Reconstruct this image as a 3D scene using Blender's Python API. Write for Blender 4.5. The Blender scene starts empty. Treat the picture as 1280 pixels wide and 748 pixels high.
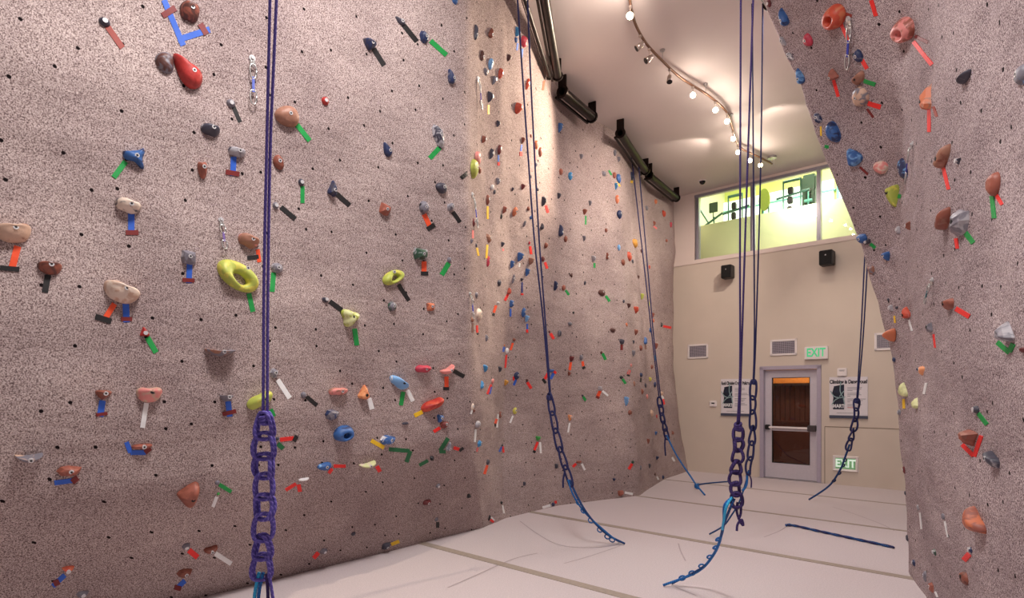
import bpy, bmesh, math, random
from mathutils import Vector, Matrix, noise
from mathutils.bvhtree import BVHTree

# ------------------------------------------------------------------ camera, world, lights, exposure
S = bpy.context.scene
COL = S.collection
F = 735.0                      # focal length in pixels of the 1280x748 frame
EYE = Vector((0, 0, 1.6))
HOR = 492.0                    # horizon row
cam = bpy.data.objects.new('camera', bpy.data.cameras.new('camera'))
COL.objects.link(cam)
cam.location = EYE
cam.rotation_euler = (math.pi / 2, 0, 0)
cam.data.sensor_width = 36
cam.data.lens = F / 1280 * 36
cam.data.shift_y = (HOR - 374) / 1280
cam.data.clip_start = 0.05
S.camera = cam

S.view_settings.view_transform = 'Standard'
S.view_settings.look = 'None'
S.view_settings.exposure = 0.0
S.view_settings.gamma = 1.0
S.view_settings.use_curve_mapping = False

W = bpy.data.worlds.new('world')
S.world = W
W.use_nodes = True
W.node_tree.nodes['Background'].inputs[0].default_value = (1.0, 0.93, 0.95, 1)
W.node_tree.nodes['Background'].inputs[1].default_value = WORLD_STR = 0.25

def add_light(name, kind, loc, target, energy, color, size=0.1, size_y=None, angle=60, blend=0.6):
    l = bpy.data.lights.new(name, kind)
    l.energy = energy
    l.color = color
    if kind == 'AREA':
        l.size = size
        if size_y:
            l.shape = 'RECTANGLE'
            l.size_y = size_y
    else:
        l.shadow_soft_size = size
    if kind == 'SPOT':
        l.spot_size = math.radians(angle)
        l.spot_blend = blend
    o = bpy.data.objects.new(name, l)
    COL.objects.link(o)
    o.location = loc
    d = Vector(target) - Vector(loc)
    o.rotation_euler = d.to_track_quat('-Z', 'Y').to_euler()
    return o

WARM = (1.0, 0.85, 0.72)
PINK = (1.0, 0.95, 0.92)
add_light('added_fill_light', 'AREA', (-0.4, 2.2, 5.64), (-0.4, 2.2, 0), 215, PINK, 0.8, 0.8)  # added overhead fill, not a fixture of the gym
add_light('added_fill_light', 'AREA', (3.2, 6.4, 5.60), (3.2, 6.5, 0), 120, PINK, 1.0, 2.5)  # second added fill, over the middle of the room
add_light('wall_wash_light', 'SPOT', (2.2, 7.8, 5.45), (-0.05, 6.4, 4.1), 680, (1.0, 0.82, 0.62), 0.06, angle=80, blend=0.9)
add_light('wall_wash_light', 'SPOT', (3.2, 7.4, 5.45), (1.6, 9.2, 4.0), 260, WARM, 0.06, angle=80, blend=0.9)
add_light('wall_wash_light', 'SPOT', (4.2, 8.6, 5.45), (2.9, 11.3, 3.6), 260, WARM, 0.06, angle=80, blend=0.9)
add_light('wall_wash_light', 'SPOT', (1.9, 7.0, 5.45), (3.0, 4.7, 2.4), 190, PINK, 0.05, angle=90, blend=0.8)
add_light('wall_wash_light', 'SPOT', (0.2, 3.2, 5.50), (-2.2, 4.6, 2.3), 120, PINK, 0.10, angle=110, blend=0.9)
add_light('door_flood_light', 'SPOT', (4.6, 8.9, 5.4), (5.4, 10.3, 0.0), 160, WARM, 0.06, angle=70, blend=0.9)

add_light('ceiling_glow_light', 'SPOT', (1.12, 5.5, 5.40), (0.75, 6.5, 5.72), 45, WARM, 0.05, angle=100, blend=0.5)
add_light('ceiling_glow_light', 'SPOT', (3.6, 8.3, 5.42), (4.4, 9.2, 5.72), 16, WARM, 0.05, angle=90, blend=0.5)
add_light('ceiling_glow_light', 'SPOT', (3.2, 9.4, 5.42), (2.9, 9.9, 5.72), 10, WARM, 0.05, angle=90, blend=0.5)

# ------------------------------------------------------------------ helpers
def lin(c):
    return tuple((v / 12.92 if v <= 0.04045 else ((v + 0.055) / 1.055) ** 2.4) for v in (x / 255.0 for x in c)) + (1.0,)

def ray(x, y):
    return Vector(((x - 640) / F, 1.0, (HOR - y) / F))

def at(x, y, depth):
    return EYE + ray(x, y) * depth

def flr(x, y, h=0.0):
    return at(x, y, (1.6 - h) * F / (y - HOR))

def ceil_at(x, y, h):
    return at(x, y, (h - 1.6) * F / (HOR - y))

def nodes_of(name):
    m = bpy.data.materials.new(name)
    m.use_nodes = True
    nt = m.node_tree
    return m, nt, nt.nodes['Principled BSDF']

MATS = {}
def plain(name, rgb, rough=0.55, metal=0.0, var=0.06, scale=30, emit=None, bump=0.0, spec=None):
    if name in MATS:
        return MATS[name]
    m, nt, b = nodes_of(name)
    c = lin(rgb)
    tc = nt.nodes.new('ShaderNodeTexCoord')
    no = nt.nodes.new('ShaderNodeTexNoise')
    no.inputs['Scale'].default_value = scale
    no.inputs['Detail'].default_value = 4
    nt.links.new(tc.outputs['Object'], no.inputs['Vector'])
    rp = nt.nodes.new('ShaderNodeValToRGB')
    rp.color_ramp.elements[0].position = 0.3
    rp.color_ramp.elements[1].position = 0.7
    rp.color_ramp.elements[0].color = tuple(v * (1 - var * 2) for v in c[:3]) + (1,)
    rp.color_ramp.elements[1].color = tuple(min(1, v * (1 + var)) for v in c[:3]) + (1,)
    nt.links.new(no.outputs['Fac'], rp.inputs['Fac'])
    nt.links.new(rp.outputs['Color'], b.inputs['Base Color'])
    b.inputs['Roughness'].default_value = rough
    b.inputs['Metallic'].default_value = metal
    if spec is not None:
        b.inputs['Specular IOR Level'].default_value = spec
    if bump:
        bp = nt.nodes.new('ShaderNodeBump')
        bp.inputs['Strength'].default_value = bump
        bp.inputs['Distance'].default_value = 0.004
        nt.links.new(no.outputs['Fac'], bp.inputs['Height'])
        nt.links.new(bp.outputs['Normal'], b.inputs['Normal'])
    if emit:
        b.inputs['Emission Color'].default_value = c
        b.inputs['Emission Strength'].default_value = emit
    MATS[name] = m
    return m

def hold_mat(c1, c2=None, amt=0.5):
    key = 'resin_%s_%s_%s' % (c1, c2, amt)
    if key in MATS:
        return MATS[key]
    m, nt, b = nodes_of(key.replace('None', 'plain'))
    tc = nt.nodes.new('ShaderNodeTexCoord')
    no = nt.nodes.new('ShaderNodeTexNoise')
    no.inputs['Scale'].default_value = 16 if c2 else 30
    no.inputs['Detail'].default_value = 3
    no.inputs['Distortion'].default_value = 0.8
    nt.links.new(tc.outputs['Object'], no.inputs['Vector'])
    rp = nt.nodes.new('ShaderNodeValToRGB')
    a = lin(HC[c1])
    e = rp.color_ramp.elements
    if c2:
        e[0].position = amt - 0.05
        e[1].position = amt + 0.05
        e[0].color = a
        e[1].color = lin(HC[c2])
    else:
        e[0].position = 0.3
        e[1].position = 0.75
        e[0].color = tuple(v * 0.8 for v in a[:3]) + (1,)
        e[1].color = tuple(min(1, v * 1.15 + 0.01) for v in a[:3]) + (1,)
    nt.links.new(no.outputs['Fac'], rp.inputs['Fac'])
    nt.links.new(rp.outputs['Color'], b.inputs['Base Color'])
    b.inputs['Roughness'].default_value = 0.5
    n2 = nt.nodes.new('ShaderNodeTexNoise')
    n2.inputs['Scale'].default_value = 180
    nt.links.new(tc.outputs['Object'], n2.inputs['Vector'])
    bp = nt.nodes.new('ShaderNodeBump')
    bp.inputs['Strength'].default_value = 0.35
    bp.inputs['Distance'].default_value = 0.002
    nt.links.new(n2.outputs['Fac'], bp.inputs['Height'])
    nt.links.new(bp.outputs['Normal'], b.inputs['Normal'])
    MATS[key] = m
    return m

def tag(o, label=None, cat=None, group=None, kind=None):
    if label: o['label'] = label
    if cat: o['category'] = cat
    if group: o['group'] = group
    if kind: o['kind'] = kind
    return o

def empty(name, loc=(0, 0, 0), rz=0.0, parent=None):
    o = bpy.data.objects.new(name, None)
    o.empty_display_size = 0.05
    COL.objects.link(o)
    o.location = loc
    o.rotation_euler = (0, 0, rz)
    o.parent = parent
    return o

def mesh_obj(name, verts, faces, mat, parent=None, smooth=False, uvs=None, mats=None, fmi=None):
    me = bpy.data.meshes.new(name)
    me.from_pydata([tuple(v) for v in verts], [], faces)
    for m_ in (mats or [mat]):
        me.materials.append(m_)
    if fmi:
        me.polygons.foreach_set('material_index', fmi)
    if smooth:
        me.polygons.foreach_set('use_smooth', [True] * len(me.polygons))
    if uvs:
        uv = me.uv_layers.new(name='UVMap')
        for l in me.loops:
            uv.data[l.index].uv = uvs[l.vertex_index]
    me.update()
    o = bpy.data.objects.new(name, me)
    COL.objects.link(o)
    if parent:
        o.parent = parent
    return o

class MB:
    """collects shapes into one mesh"""
    def __init__(self):
        self.v = []; self.f = []; self.uv = []
    def add(self, vs, fs, uvs=None):
        n = len(self.v)
        self.v += [Vector(p) for p in vs]
        self.uv += (uvs or [(p[0], p[2]) for p in vs])
        self.f += [tuple(i + n for i in f) for f in fs]
        return self
    def box(self, x0, x1, y0, y1, z0, z1, M=None, bev=0.0):
        bm = bmesh.new()
        bmesh.ops.create_cube(bm, size=1)
        for v in bm.verts:
            v.co = Vector(((x0 + x1) / 2 + v.co.x * (x1 - x0), (y0 + y1) / 2 + v.co.y * (y1 - y0), (z0 + z1) / 2 + v.co.z * (z1 - z0)))
        if bev:
            bmesh.ops.bevel(bm, geom=list(bm.edges), offset=bev, segments=2, affect='EDGES')
        bm.verts.ensure_lookup_table()
        vs = [(M @ v.co) if M else v.co.copy() for v in bm.verts]
        fs = [tuple(v.index for v in f.verts) for f in bm.faces]
        bm.free()
        return self.add(vs, fs)
    def tube(self, pts, r, n=8, closed=False, caps=True, rads=None):
        pts = [Vector(p) for p in pts]
        N = len(pts)
        tang = []
        for i in range(N):
            a = pts[(i - 1) % N] if (closed or i > 0) else pts[i]
            b = pts[(i + 1) % N] if (closed or i < N - 1) else pts[i]
            t = b - a
            tang.append(t.normalized() if t.length > 1e-9 else Vector((0, 0, 1)))
        ref = Vector((0, 0, 1)) if abs(tang[0].z) < 0.9 else Vector((1, 0, 0))
        u = tang[0].cross(ref).normalized()
        vs = []; uvs = []; L = 0
        for i in range(N):
            if i:
                L += (pts[i] - pts[i - 1]).length
                u = (u - tang[i] * u.dot(tang[i]))
                u = u.normalized() if u.length > 1e-6 else tang[i].orthogonal().normalized()
            w = tang[i].cross(u)
            rr = rads[i] if rads else r
            for k in range(n):
                a = 2 * math.pi * k / n
                vs.append(pts[i] + (u * math.cos(a) + w * math.sin(a)) * rr)
                uvs.append((k / n, L))
        fs = []
        for i in range(N if closed else N - 1):
            for k in range(n):
                a = i * n + k; b = i * n + (k + 1) % n
                c = ((i + 1) % N) * n + (k + 1) % n; d = ((i + 1) % N) * n + k
                fs.append((a, b, c, d))
        if caps and not closed:
            fs.append(tuple(range(n - 1, -1, -1)))
            fs.append(tuple((N - 1) * n + k for k in range(n)))
        return self.add(vs, fs, uvs)
    def cyl(self, a, b, r, n=16, r2=None):
        return self.tube([a, b], r, n, rads=[r, r2 if r2 is not None else r])
    def build(self, name, mat, parent=None, smooth=False, M=None):
        vs = [M @ p for p in self.v] if M else self.v
        return mesh_obj(name, vs, self.f, mat, parent, smooth, self.uv)

def spline(pts, per=8, closed=False):
    pts = [Vector(p) for p in pts]
    n = len(pts); out = []
    for i in range(n if closed else n - 1):
        if closed:
            p0, p1, p2, p3 = pts[(i - 1) % n], pts[i], pts[(i + 1) % n], pts[(i + 2) % n]
        else:
            p0, p1, p2, p3 = pts[max(0, i - 1)], pts[i], pts[i + 1], pts[min(n - 1, i + 2)]
        for k in range(per):
            t = k / per
            out.append(0.5 * ((2 * p1) + (p2 - p0) * t + (2 * p0 - 5 * p1 + 4 * p2 - p3) * t * t + (3 * p1 - p0 - 3 * p2 + p3) * t ** 3))
    if not closed:
        out.append(pts[-1])
    return out

def text_obj(name, body, size, mat, parent, loc, bold=0.0, spacing=1.0, sx=1.0):
    """flat raised lettering facing local -Y, centred on loc"""
    cu = bpy.data.curves.new(name, 'FONT')
    cu.body = body
    cu.size = size
    cu.align_x = 'CENTER'
    cu.align_y = 'CENTER'
    cu.extrude = 0.0015
    cu.offset = bold
    cu.space_character = spacing
    tmp = bpy.data.objects.new(name + '_curve', cu)
    COL.objects.link(tmp)
    dg = bpy.context.evaluated_depsgraph_get()
    me = bpy.data.meshes.new_from_object(tmp.evaluated_get(dg))
    bpy.data.objects.remove(tmp)
    me.name = name
    me.materials.clear()
    me.materials.append(mat)
    me.transform(Matrix.Translation(loc) @ Matrix.Rotation(math.pi / 2, 4, 'X') @ Matrix.Diagonal((sx, 1, 1, 1)))
    o = bpy.data.objects.new(name, me)
    COL.objects.link(o)
    o.parent = parent
    return o

# ------------------------------------------------------------------ big materials
def speckle_mat(name, light, mid, dark, dirt=(120, 96, 92)):
    m, nt, b = nodes_of(name)
    L = nt.links
    tc = nt.nodes.new('ShaderNodeTexCoord')
    def nz(scale, detail, rough=0.5):
        n = nt.nodes.new('ShaderNodeTexNoise')
        n.inputs['Scale'].default_value = scale
        n.inputs['Detail'].default_value = detail
        n.inputs['Roughness'].default_value = rough
        L.new(tc.outputs['Object'], n.inputs['Vector'])
        return n
    g = nz(140, 2, 0.8)
    r = nt.nodes.new('ShaderNodeValToRGB')
    e = r.color_ramp.elements
    e[0].position = 0.36; e[0].color = lin(dark)
    e[1].position = 0.62; e[1].color = lin(light)
    k = e.new(0.48); k.color = lin(mid)
    L.new(g.outputs['Fac'], r.inputs['Fac'])
    # broad patches of pinkish and greyish coat
    big = nz(0.9, 4, 0.6)
    r2 = nt.nodes.new('ShaderNodeValToRGB')
    r2.color_ramp.elements[0].position = 0.30; r2.color_ramp.elements[0].color = (0.66, 0.63, 0.65, 1)
    r2.color_ramp.elements[1].position = 0.65; r2.color_ramp.elements[1].color = (1.0, 1.0, 1.0, 1)
    L.new(big.outputs['Fac'], r2.inputs['Fac'])
    mx = nt.nodes.new('ShaderNodeMix'); mx.data_type = 'RGBA'; mx.blend_type = 'MULTIPLY'
    mx.inputs['Factor'].default_value = 1
    L.new(r.outputs['Color'], mx.inputs['A']); L.new(r2.outputs['Color'], mx.inputs['B'])
    # drilled bolt holes: jittered grid in metres
    vo = nt.nodes.new('ShaderNodeTexVoronoi')
    vo.voronoi_dimensions = '2D'
    vo.inputs['Scale'].default_value = 3.4
    vo.inputs['Randomness'].default_value = 0.75
    L.new(tc.outputs['UV'], vo.inputs['Vector'])
    lt = nt.nodes.new('ShaderNodeMath'); lt.operation = 'LESS_THAN'; lt.inputs[1].default_value = 0.036
    L.new(vo.outputs['Distance'], lt.inputs[0])
    m2 = nt.nodes.new('ShaderNodeMix'); m2.data_type = 'RGBA'
    L.new(lt.outputs[0], m2.inputs['Factor'])
    L.new(mx.outputs['Result'], m2.inputs['A'])
    m2.inputs['B'].default_value = lin((22, 12, 14))
    L.new(m2.outputs['Result'], b.inputs['Base Color'])
    b.inputs['Roughness'].default_value = 0.92
    b.inputs['Specular IOR Level'].default_value = 0.2
    # relief
    mp = nt.nodes.new('ShaderNodeMapping')
    mp.inputs['Rotation'].default_value = (0.5, 0.35, 0.3)
    mp.inputs['Scale'].default_value = (1.2, 1.2, 4.0)
    L.new(tc.outputs['Object'], mp.inputs['Vector'])
    st = nt.nodes.new('ShaderNodeTexNoise'); st.inputs['Scale'].default_value = 1.3; st.inputs['Detail'].default_value = 6
    L.new(mp.outputs['Vector'], st.inputs['Vector'])
    b1 = nt.nodes.new('ShaderNodeBump'); b1.inputs['Strength'].default_value = 0.32; b1.inputs['Distance'].default_value = 0.09
    L.new(st.outputs['Fac'], b1.inputs['Height'])
    b2 = nt.nodes.new('ShaderNodeBump'); b2.inputs['Strength'].default_value = 0.35; b2.inputs['Distance'].default_value = 0.003
    L.new(g.outputs['Fac'], b2.inputs['Height']); L.new(b1.outputs['Normal'], b2.inputs['Normal'])
    L.new(b2.outputs['Normal'], b.inputs['Normal'])
    MATS[name] = m
    return m

WALL_L = speckle_mat('sprayed_texture_coat_left', (218, 202, 197), (172, 152, 148), (86, 66, 67))
WALL_R = speckle_mat('sprayed_texture_coat_right', (222, 208, 207), (164, 144, 146), (72, 54, 60))
PAINT_TAN = plain('tan_wall_paint', (212, 198, 184), 0.8, var=0.015, scale=2)
PAINT_LIGHT = plain('cream_wall_paint', (232, 216, 208), 0.8, var=0.01, scale=2)
CEIL = plain('ceiling_paint', (216, 204, 200), 0.62, var=0.02, scale=1.2)
CARPET = plain('pale_mat_carpet', (206, 194, 196), 0.95, var=0.07, scale=90, bump=0.3)
SEAM = plain('seam_tape', (164, 150, 138), 0.9, var=0.06)
WHITE = plain('white_enamel', (236, 228, 226), 0.45, var=0.01)
STEEL = plain('brushed_steel', (190, 188, 190), 0.32, 0.9, var=0.04)
DARKSTEEL = plain('dark_oiled_steel', (40, 30, 28), 0.38, 0.75, var=0.2, scale=12)
BLACK = plain('black_plastic', (24, 20, 22), 0.5, var=0.05)
FRAME_GREY = plain('lilac_grey_door_paint', (176, 166, 182), 0.45, var=0.02)
LEAF_GREY = plain('pale_grey_door_paint', (204, 196, 204), 0.42, var=0.02)
RUBBER = plain('rubber_gasket', (40, 36, 38), 0.7)

def glass_mat(name, tint, rough=0.0, refl=0.12):
    m, nt, b = nodes_of(name)
    nt.nodes.remove(b)
    out = nt.nodes['Material Output']
    tr = nt.nodes.new('ShaderNodeBsdfTransparent'); tr.inputs[0].default_value = tint
    gl = nt.nodes.new('ShaderNodeBsdfGlossy'); gl.inputs['Roughness'].default_value = rough
    fr = nt.nodes.new('ShaderNodeFresnel'); fr.inputs[0].default_value = 1.5
    mx = nt.nodes.new('ShaderNodeMixShader')
    nt.links.new(fr.outputs[0], mx.inputs[0])
    nt.links.new(tr.outputs[0], mx.inputs[1]); nt.links.new(gl.outputs[0], mx.inputs[2])
    nt.links.new(mx.outputs[0], out.inputs['Surface'])
    MATS[name] = m
    return m
GLASS = glass_mat('window_glass', (0.95, 1.0, 0.94, 1))
DOORGLASS = glass_mat('door_glass', (0.75, 0.66, 0.60, 1))

# ------------------------------------------------------------------ climbing walls
CH = 5.72    # ceiling height
def sheet(cols, name, mat, amp, du, dz, seed):
    """cols: list of [(h,X,Y),...] control columns, lofted into one continuous wall sheet"""
    def at_h(c, h):
        for a, b in zip(c, c[1:]):
            if h <= b[0]:
                t = (h - a[0]) / (b[0] - a[0])
                return Vector((a[1] + (b[1] - a[1]) * t, a[2] + (b[2] - a[2]) * t))
        return Vector(c[-1][1:])
    nz = int(CH / dz) + 1
    hs = [CH * k / (nz - 1) for k in range(nz)]
    grid = []; us = []; U = 0
    for c0, c1 in zip(cols, cols[1:]):
        L = (at_h(c0, 1.5) - at_h(c1, 1.5)).length
        n = max(2, int(L / du))
        for i in range(n):
            t = i / n
            grid.append([at_h(c0, h).lerp(at_h(c1, h), t) for h in hs])
            us.append(U + L * t)
        U += L
    grid.append([at_h(cols[-1], h) for h in hs]); us.append(U)
    NX = len(grid)
    for it in range(1):       # soften creases
        g2 = [[p.copy() for p in row] for row in grid]
        for i in range(1, NX - 1):
            for j in range(nz):
                a = grid[i - 1][j] + grid[i + 1][j] + grid[i][j] * 2
                g2[i][j] = a / 4
        for i in range(NX):
            for j in range(1, nz - 1):
                g2[i][j] = (g2[i][j - 1] + g2[i][j + 1] + g2[i][j] * 2) / 4
        grid = g2
    vs = []; uvs = []
    for i in range(NX):
        for j in range(nz):
            a = grid[max(0, i - 1)][j]; b = grid[min(NX - 1, i + 1)][j]
            t = (b - a); n = Vector((t.y, -t.x)).normalized()
            P = Vector((grid[i][j].x, grid[i][j].y, hs[j]))
            q = Vector((us[i] * 0.55 - hs[j] * 0.35 + seed, us[i] * 0.30 + hs[j] * 1.0, seed))
            d = noise.fractal(q * 0.9, 0.9, 2.0, 4) * amp + noise.noise(Vector((us[i] * 3, hs[j] * 3, seed))) * amp * 0.35
            d *= 0.25 + 0.75 * min(1.0, hs[j] / 0.7)
            P += Vector((n.x, n.y, 0)) * d
            vs.append(P); uvs.append((us[i], hs[j]))
    fs = []
    for i in range(NX - 1):
        for j in range(nz - 1):
            a = i * nz + j
            fs.append((a, a + nz, a + nz + 1, a + 1))
    o = mesh_obj(name, vs, fs, mat, None, True, uvs)
    o['kind'] = 'structure'
    return o, BVHTree.FromPolygons(vs, fs)

AD = Vector((0.657, 0.754)); AN = Vector((0.754, -0.657))
def colA(t):
    """face A control column, t metres back along the wall from its far edge"""
    b = Vector((-0.333, 7.0)) - AD * t
    m = Vector((-0.413, 5.85)) - AD * t
    tp = Vector((-0.35, 4.95)).lerp(Vector((-0.396, 5.6)), min(1.0, t / 3.5)) - AD * t
    m2 = m + (b - m) * 0.12
    k = min(1.0, t / 4.0)
    return [(0, b.x, b.y), (1.05 + 0.1 * math.sin(t * 1.7), m2.x, m2.y),
            (1.50 + 0.12 * math.sin(t * 1.3 + 1) + 0.10 * (1 - k), m.x, m.y), (CH, tp.x, tp.y)]
left_cols = [colA(t) for t in (11.5, 9, 7, 6, 5, 4.2, 3.4, 2.6, 1.8, 1.0, 0.45, 0.0)]
left_cols += [
    [(0, -0.24, 7.22), (1.4, -0.30, 6.6), (3.4, -0.27, 6.3), (CH, -0.22, 5.25)],
    [(0, -0.08, 7.54), (1.4, -0.11, 7.7), (3.4, -0.04, 7.15), (CH, -0.01, 5.75)],
    [(0, 0.30, 7.98), (1.4, 0.26, 8.0), (3.4, 0.25, 7.6), (CH, 0.22, 6.35)],
    [(0, 0.686, 8.4), (1.4, 0.66, 8.38), (CH, 0.60, 7.90)],
    [(0, 1.25, 8.75), (1.4, 1.22, 8.76), (CH, 1.15, 8.75)],
    [(0, 2.0, 9.2), (2.0, 1.85, 9.25), (CH, 1.64, 9.32)],
    [(0, 2.20, 9.65), (2.0, 2.12, 9.85), (CH, 1.95, 10.0)],
    [(0, 2.87, 11.0), (2.0, 2.72, 11.05), (CH, 2.55, 11.2)],
    [(0, 3.42, 11.8), (1.2, 3.32, 11.9), (2.4, 3.26, 12.0), (CH, 3.28, 12.05)],
    [(0, 3.66, 12.2), (1.2, 3.48, 12.36), (2.4, 3.40, 12.42), (CH, 3.44, 12.42)],
]
wall_left, BL = sheet(left_cols, 'wall_left', WALL_L, 0.045, 0.07, 0.08, 3.1)

# right wall: silhouette at its far edge read from the photo, straight lean towards the room above a rising crease
EDGE = [(0, 3.54), (0.97, 3.49), (1.69, 3.43), (2.12, 3.355), (2.47, 3.26), (3.05, 3.08), (3.41, 2.94), (3.77, 2.775), (4.2, 2.617), (4.59, 2.48), (5.13, 2.32), (CH, 2.12)]
def edge_x(h):
    for a, b in zip(EDGE, EDGE[1:]):
        if h <= b[0]:
            return a[1] + (b[1] - a[1]) * (h - a[0]) / (b[0] - a[0])
    return EDGE[-1][1]
def colR(z):
    k = 5.27 - z
    base = 3.54 - 0.456 * k
    hc = 2.45 + 1.25 * k
    nrm = Vector((-0.91, 0.41))
    out = []
    for h in [CH * i / 57 for i in range(58)]:
        far = 3.54 - edge_x(h)
        lean = max(0.0, h - hc) * 0.50 + 0.05 * h * min(1, k)
        w = min(1.0, k / 0.5)
        d = far * (1 - w) + lean * w
        d += (0.07 * math.exp(-((h - hc + 0.05) / 0.13) ** 2) - 0.06 * math.exp(-((h - hc - 0.22) / 0.14) ** 2)) * w
        out.append((h, base - d * (1 - 0.09 * w), z + nrm.y * d * w))
    return out
right_cols = [[(h, x + 1.9, y + 1.9) for h, x, y in [(e[0], e[1], 5.27) for e in EDGE]],
              [(h, x + 0.5, y + 0.42) for h, x, y in [(e[0], e[1], 5.27) for e in EDGE]]]
right_cols += [colR(z) for z in (5.27, 5.1, 4.9, 4.7, 4.4, 4.1, 3.8, 3.4, 3.0, 2.6, 2.2)]
right_cols += [[(0, x, y), (CH, x, y)] for x, y in ((2.28, 1.6), (2.75, 0.9), (3.5, -0.2), (4.1, -2.5))]
wall_right, BR = sheet(right_cols, 'wall_right', WALL_R, 0.05, 0.07, 0.08, 11.7)

# ------------------------------------------------------------------ rear wall frame
RT = Vector((0.7466, -0.6652, 0)); RI = Vector((0.6652, 0.7466, 0))
ORG = Vector((4.780, 11.134, 0))
RM = Matrix.Translation(ORG) @ Matrix.Rotation(math.atan2(RT.y, RT.x), 4, 'Z')
def rs(x, y=HOR):
    """pixel on the rear wall -> (distance along it, height)"""
    u = x - 640
    z = 12700.0 / (u + 825)
    P = Vector((u * z / F, z, 0)) - ORG
    return P.dot(RT), 1.6 + (HOR - y) * z / F
def rear_empty(name, s, h, d=0.0):
    o = empty(name)
    o.matrix_world = RM @ Matrix.Translation((s, -d, h))
    return o

# openings in the rear wall
DL, DR_, DT = rs(955.6)[0] - 0.06, rs(1020.6)[0] + 0.06, 2.10
sL = rs(838)[0] - 0.6
WL = rs(868)[0]
WB = 4.30
WT = 5.64
SR = 8.5
w = MB()
w.box(sL, DL, 0, 0.2, 0, WB).box(DL, DR_, 0, 0.2, DT, WB).box(DR_, SR, 0, 0.2, 0, WB)
wall_rear = w.build('wall_rear', PAINT_TAN, M=RM); wall_rear['kind'] = 'structure'
w = MB()
w.box(sL, WL, 0.0, 0.2, WB, CH).box(WL, SR, 0.0, 0.2, WT, CH)
o = w.build('wall_rear_upper', PAINT_LIGHT, M=RM); o['kind'] = 'structure'
o = MB().box(sL, SR, -0.02, 0.2, WB - 0.05, WB + 0.035, bev=0.006).build('trim_1', PAINT_LIGHT, M=RM); o['kind'] = 'structure'
o = MB().box(WL, SR, -0.012, 0.05, WT - 0.03, WT + 0.02, bev=0.005).build('trim_2', plain('grey_head_trim', (150, 146, 158), 0.4), M=RM); o['kind'] = 'structure'
# panel joints low on the rear wall
jl, jh = rs(1031, 533.5)
for k, bx in enumerate([(jl, SR, jh - 0.006, jh + 0.006), (jl - 0.005, jl + 0.005, 0.0, jh)]):
    o = MB().box(bx[0], bx[1], -0.004, 0.001, bx[2], bx[3]).build('trim_%d' % (k + 3), plain('panel_joint', (140, 124, 106), 0.8), M=RM); o['kind'] = 'structure'

# floor and ceiling
def quad(name, x0, x1, y0, y1, z0, z1, mat):
    o = MB().box(x0, x1, y0, y1, z0, z1).build(name, mat)
    o['kind'] = 'structure'
    return o
floor = quad('floor', -9, 11, -4, 14.5, -0.15, 0.0, CARPET)
ceiling = MB().box(-10, 10, -17, 0.2, CH - 0.01, CH + 0.2).build('ceiling', CEIL, M=RM); ceiling['kind'] = 'structure'
for (px, py, wd) in ((545, 684, 0.10), (665, 640.6, 0.095), (805, 621.5, 0.06), (845, 601.3, 0.05)):
    P = flr(px, py)
    M = Matrix.Translation(P) @ Matrix.Rotation(math.atan2(RT.y, RT.x), 4, 'Z')
    MB().box(-0.25, 6.5, -wd / 2, wd / 2, -0.002, 0.004, bev=0.0015).build('seam_strip', SEAM, floor, M=M)
# shallow threshold in front of the door
o = MB().box(DL - 0.05, DR_ + 0.05, -0.03, 0.2, 0, 0.012, bev=0.003).build('trim_5', STEEL, M=RM); o['kind'] = 'structure'

# scuff lines left on the mats by dragged ropes
SCUFF = plain('scuffed_carpet', (176, 162, 164), 0.95, var=0.05)
for pth in ([(650, 652), (672, 668), (700, 682), (740, 685), (778, 681)], [(705, 705), (740, 695), (775, 683)], [(985, 657), (975, 664), (955, 672)], [(1040, 634), (1065, 642), (1100, 655), (1118, 664)],
            [(560, 735), (590, 722), (640, 700), (672, 692)], [(845, 735), (870, 745)], [(848, 680), (851, 690), (857, 702)]):
    P = spline([flr(*q) for q in pth], 5)
    mb = MB(); vs = []
    for i, p in enumerate(P):
        d = (P[min(i + 1, len(P) - 1)] - P[max(i - 1, 0)]).normalized(); q = Vector((-d.y, d.x, 0)) * 0.007
        vs += [p + q + Vector((0, 0, .002)), p - q + Vector((0, 0, .002))]
    mb.add(vs, [(2 * i, 2 * i + 1, 2 * i + 3, 2 * i + 2) for i in range(len(P) - 1)])
    mb.build('scuff_mark', SCUFF, floor)
# ------------------------------------------------------------------ door
d1 = empty('door_1'); d1.matrix_world = RM @ Matrix.Translation((0, 0, 0)); d1['kind'] = 'structure'
fr = MB()
fr.box(DL - 0.02, DL + 0.05, -0.03, 0.16, 0, DT, bev=0.004).box(DR_ - 0.05, DR_ + 0.02, -0.03, 0.16, 0, DT, bev=0.004).box(DL - 0.02, DR_ + 0.02, -0.03, 0.16, DT - 0.06, DT + 0.01, bev=0.004)
fr.build('door_frame', FRAME_GREY, d1)
a, b = DL + 0.055, DR_ - 0.055
lf = MB()
lf.box(a, a + 0.13, 0.05, 0.095, 0.015, DT - 0.065, bev=0.004).box(b - 0.13, b, 0.05, 0.095, 0.015, DT - 0.065, bev=0.004)
lf.box(a + 0.12, b - 0.12, 0.05, 0.095, 0.015, 0.30, bev=0.004).box(a + 0.12, b - 0.12, 0.05, 0.095, DT - 0.21, DT - 0.065, bev=0.004)
leaf = lf.build('door_leaf', LEAF_GREY, d1)
gk = MB()
g0, g1, g2, g3 = a + 0.125, b - 0.125, 0.295, DT - 0.205
for bx in ((g0, g0 + 0.012, g2, g3), (g1 - 0.012, g1, g2, g3), (g0, g1, g2, g2 + 0.012), (g0, g1, g3 - 0.012, g3)):
    gk.box(bx[0], bx[1], 0.046, 0.09, bx[2], bx[3])
gk.build('gasket', RUBBER, leaf)
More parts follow.
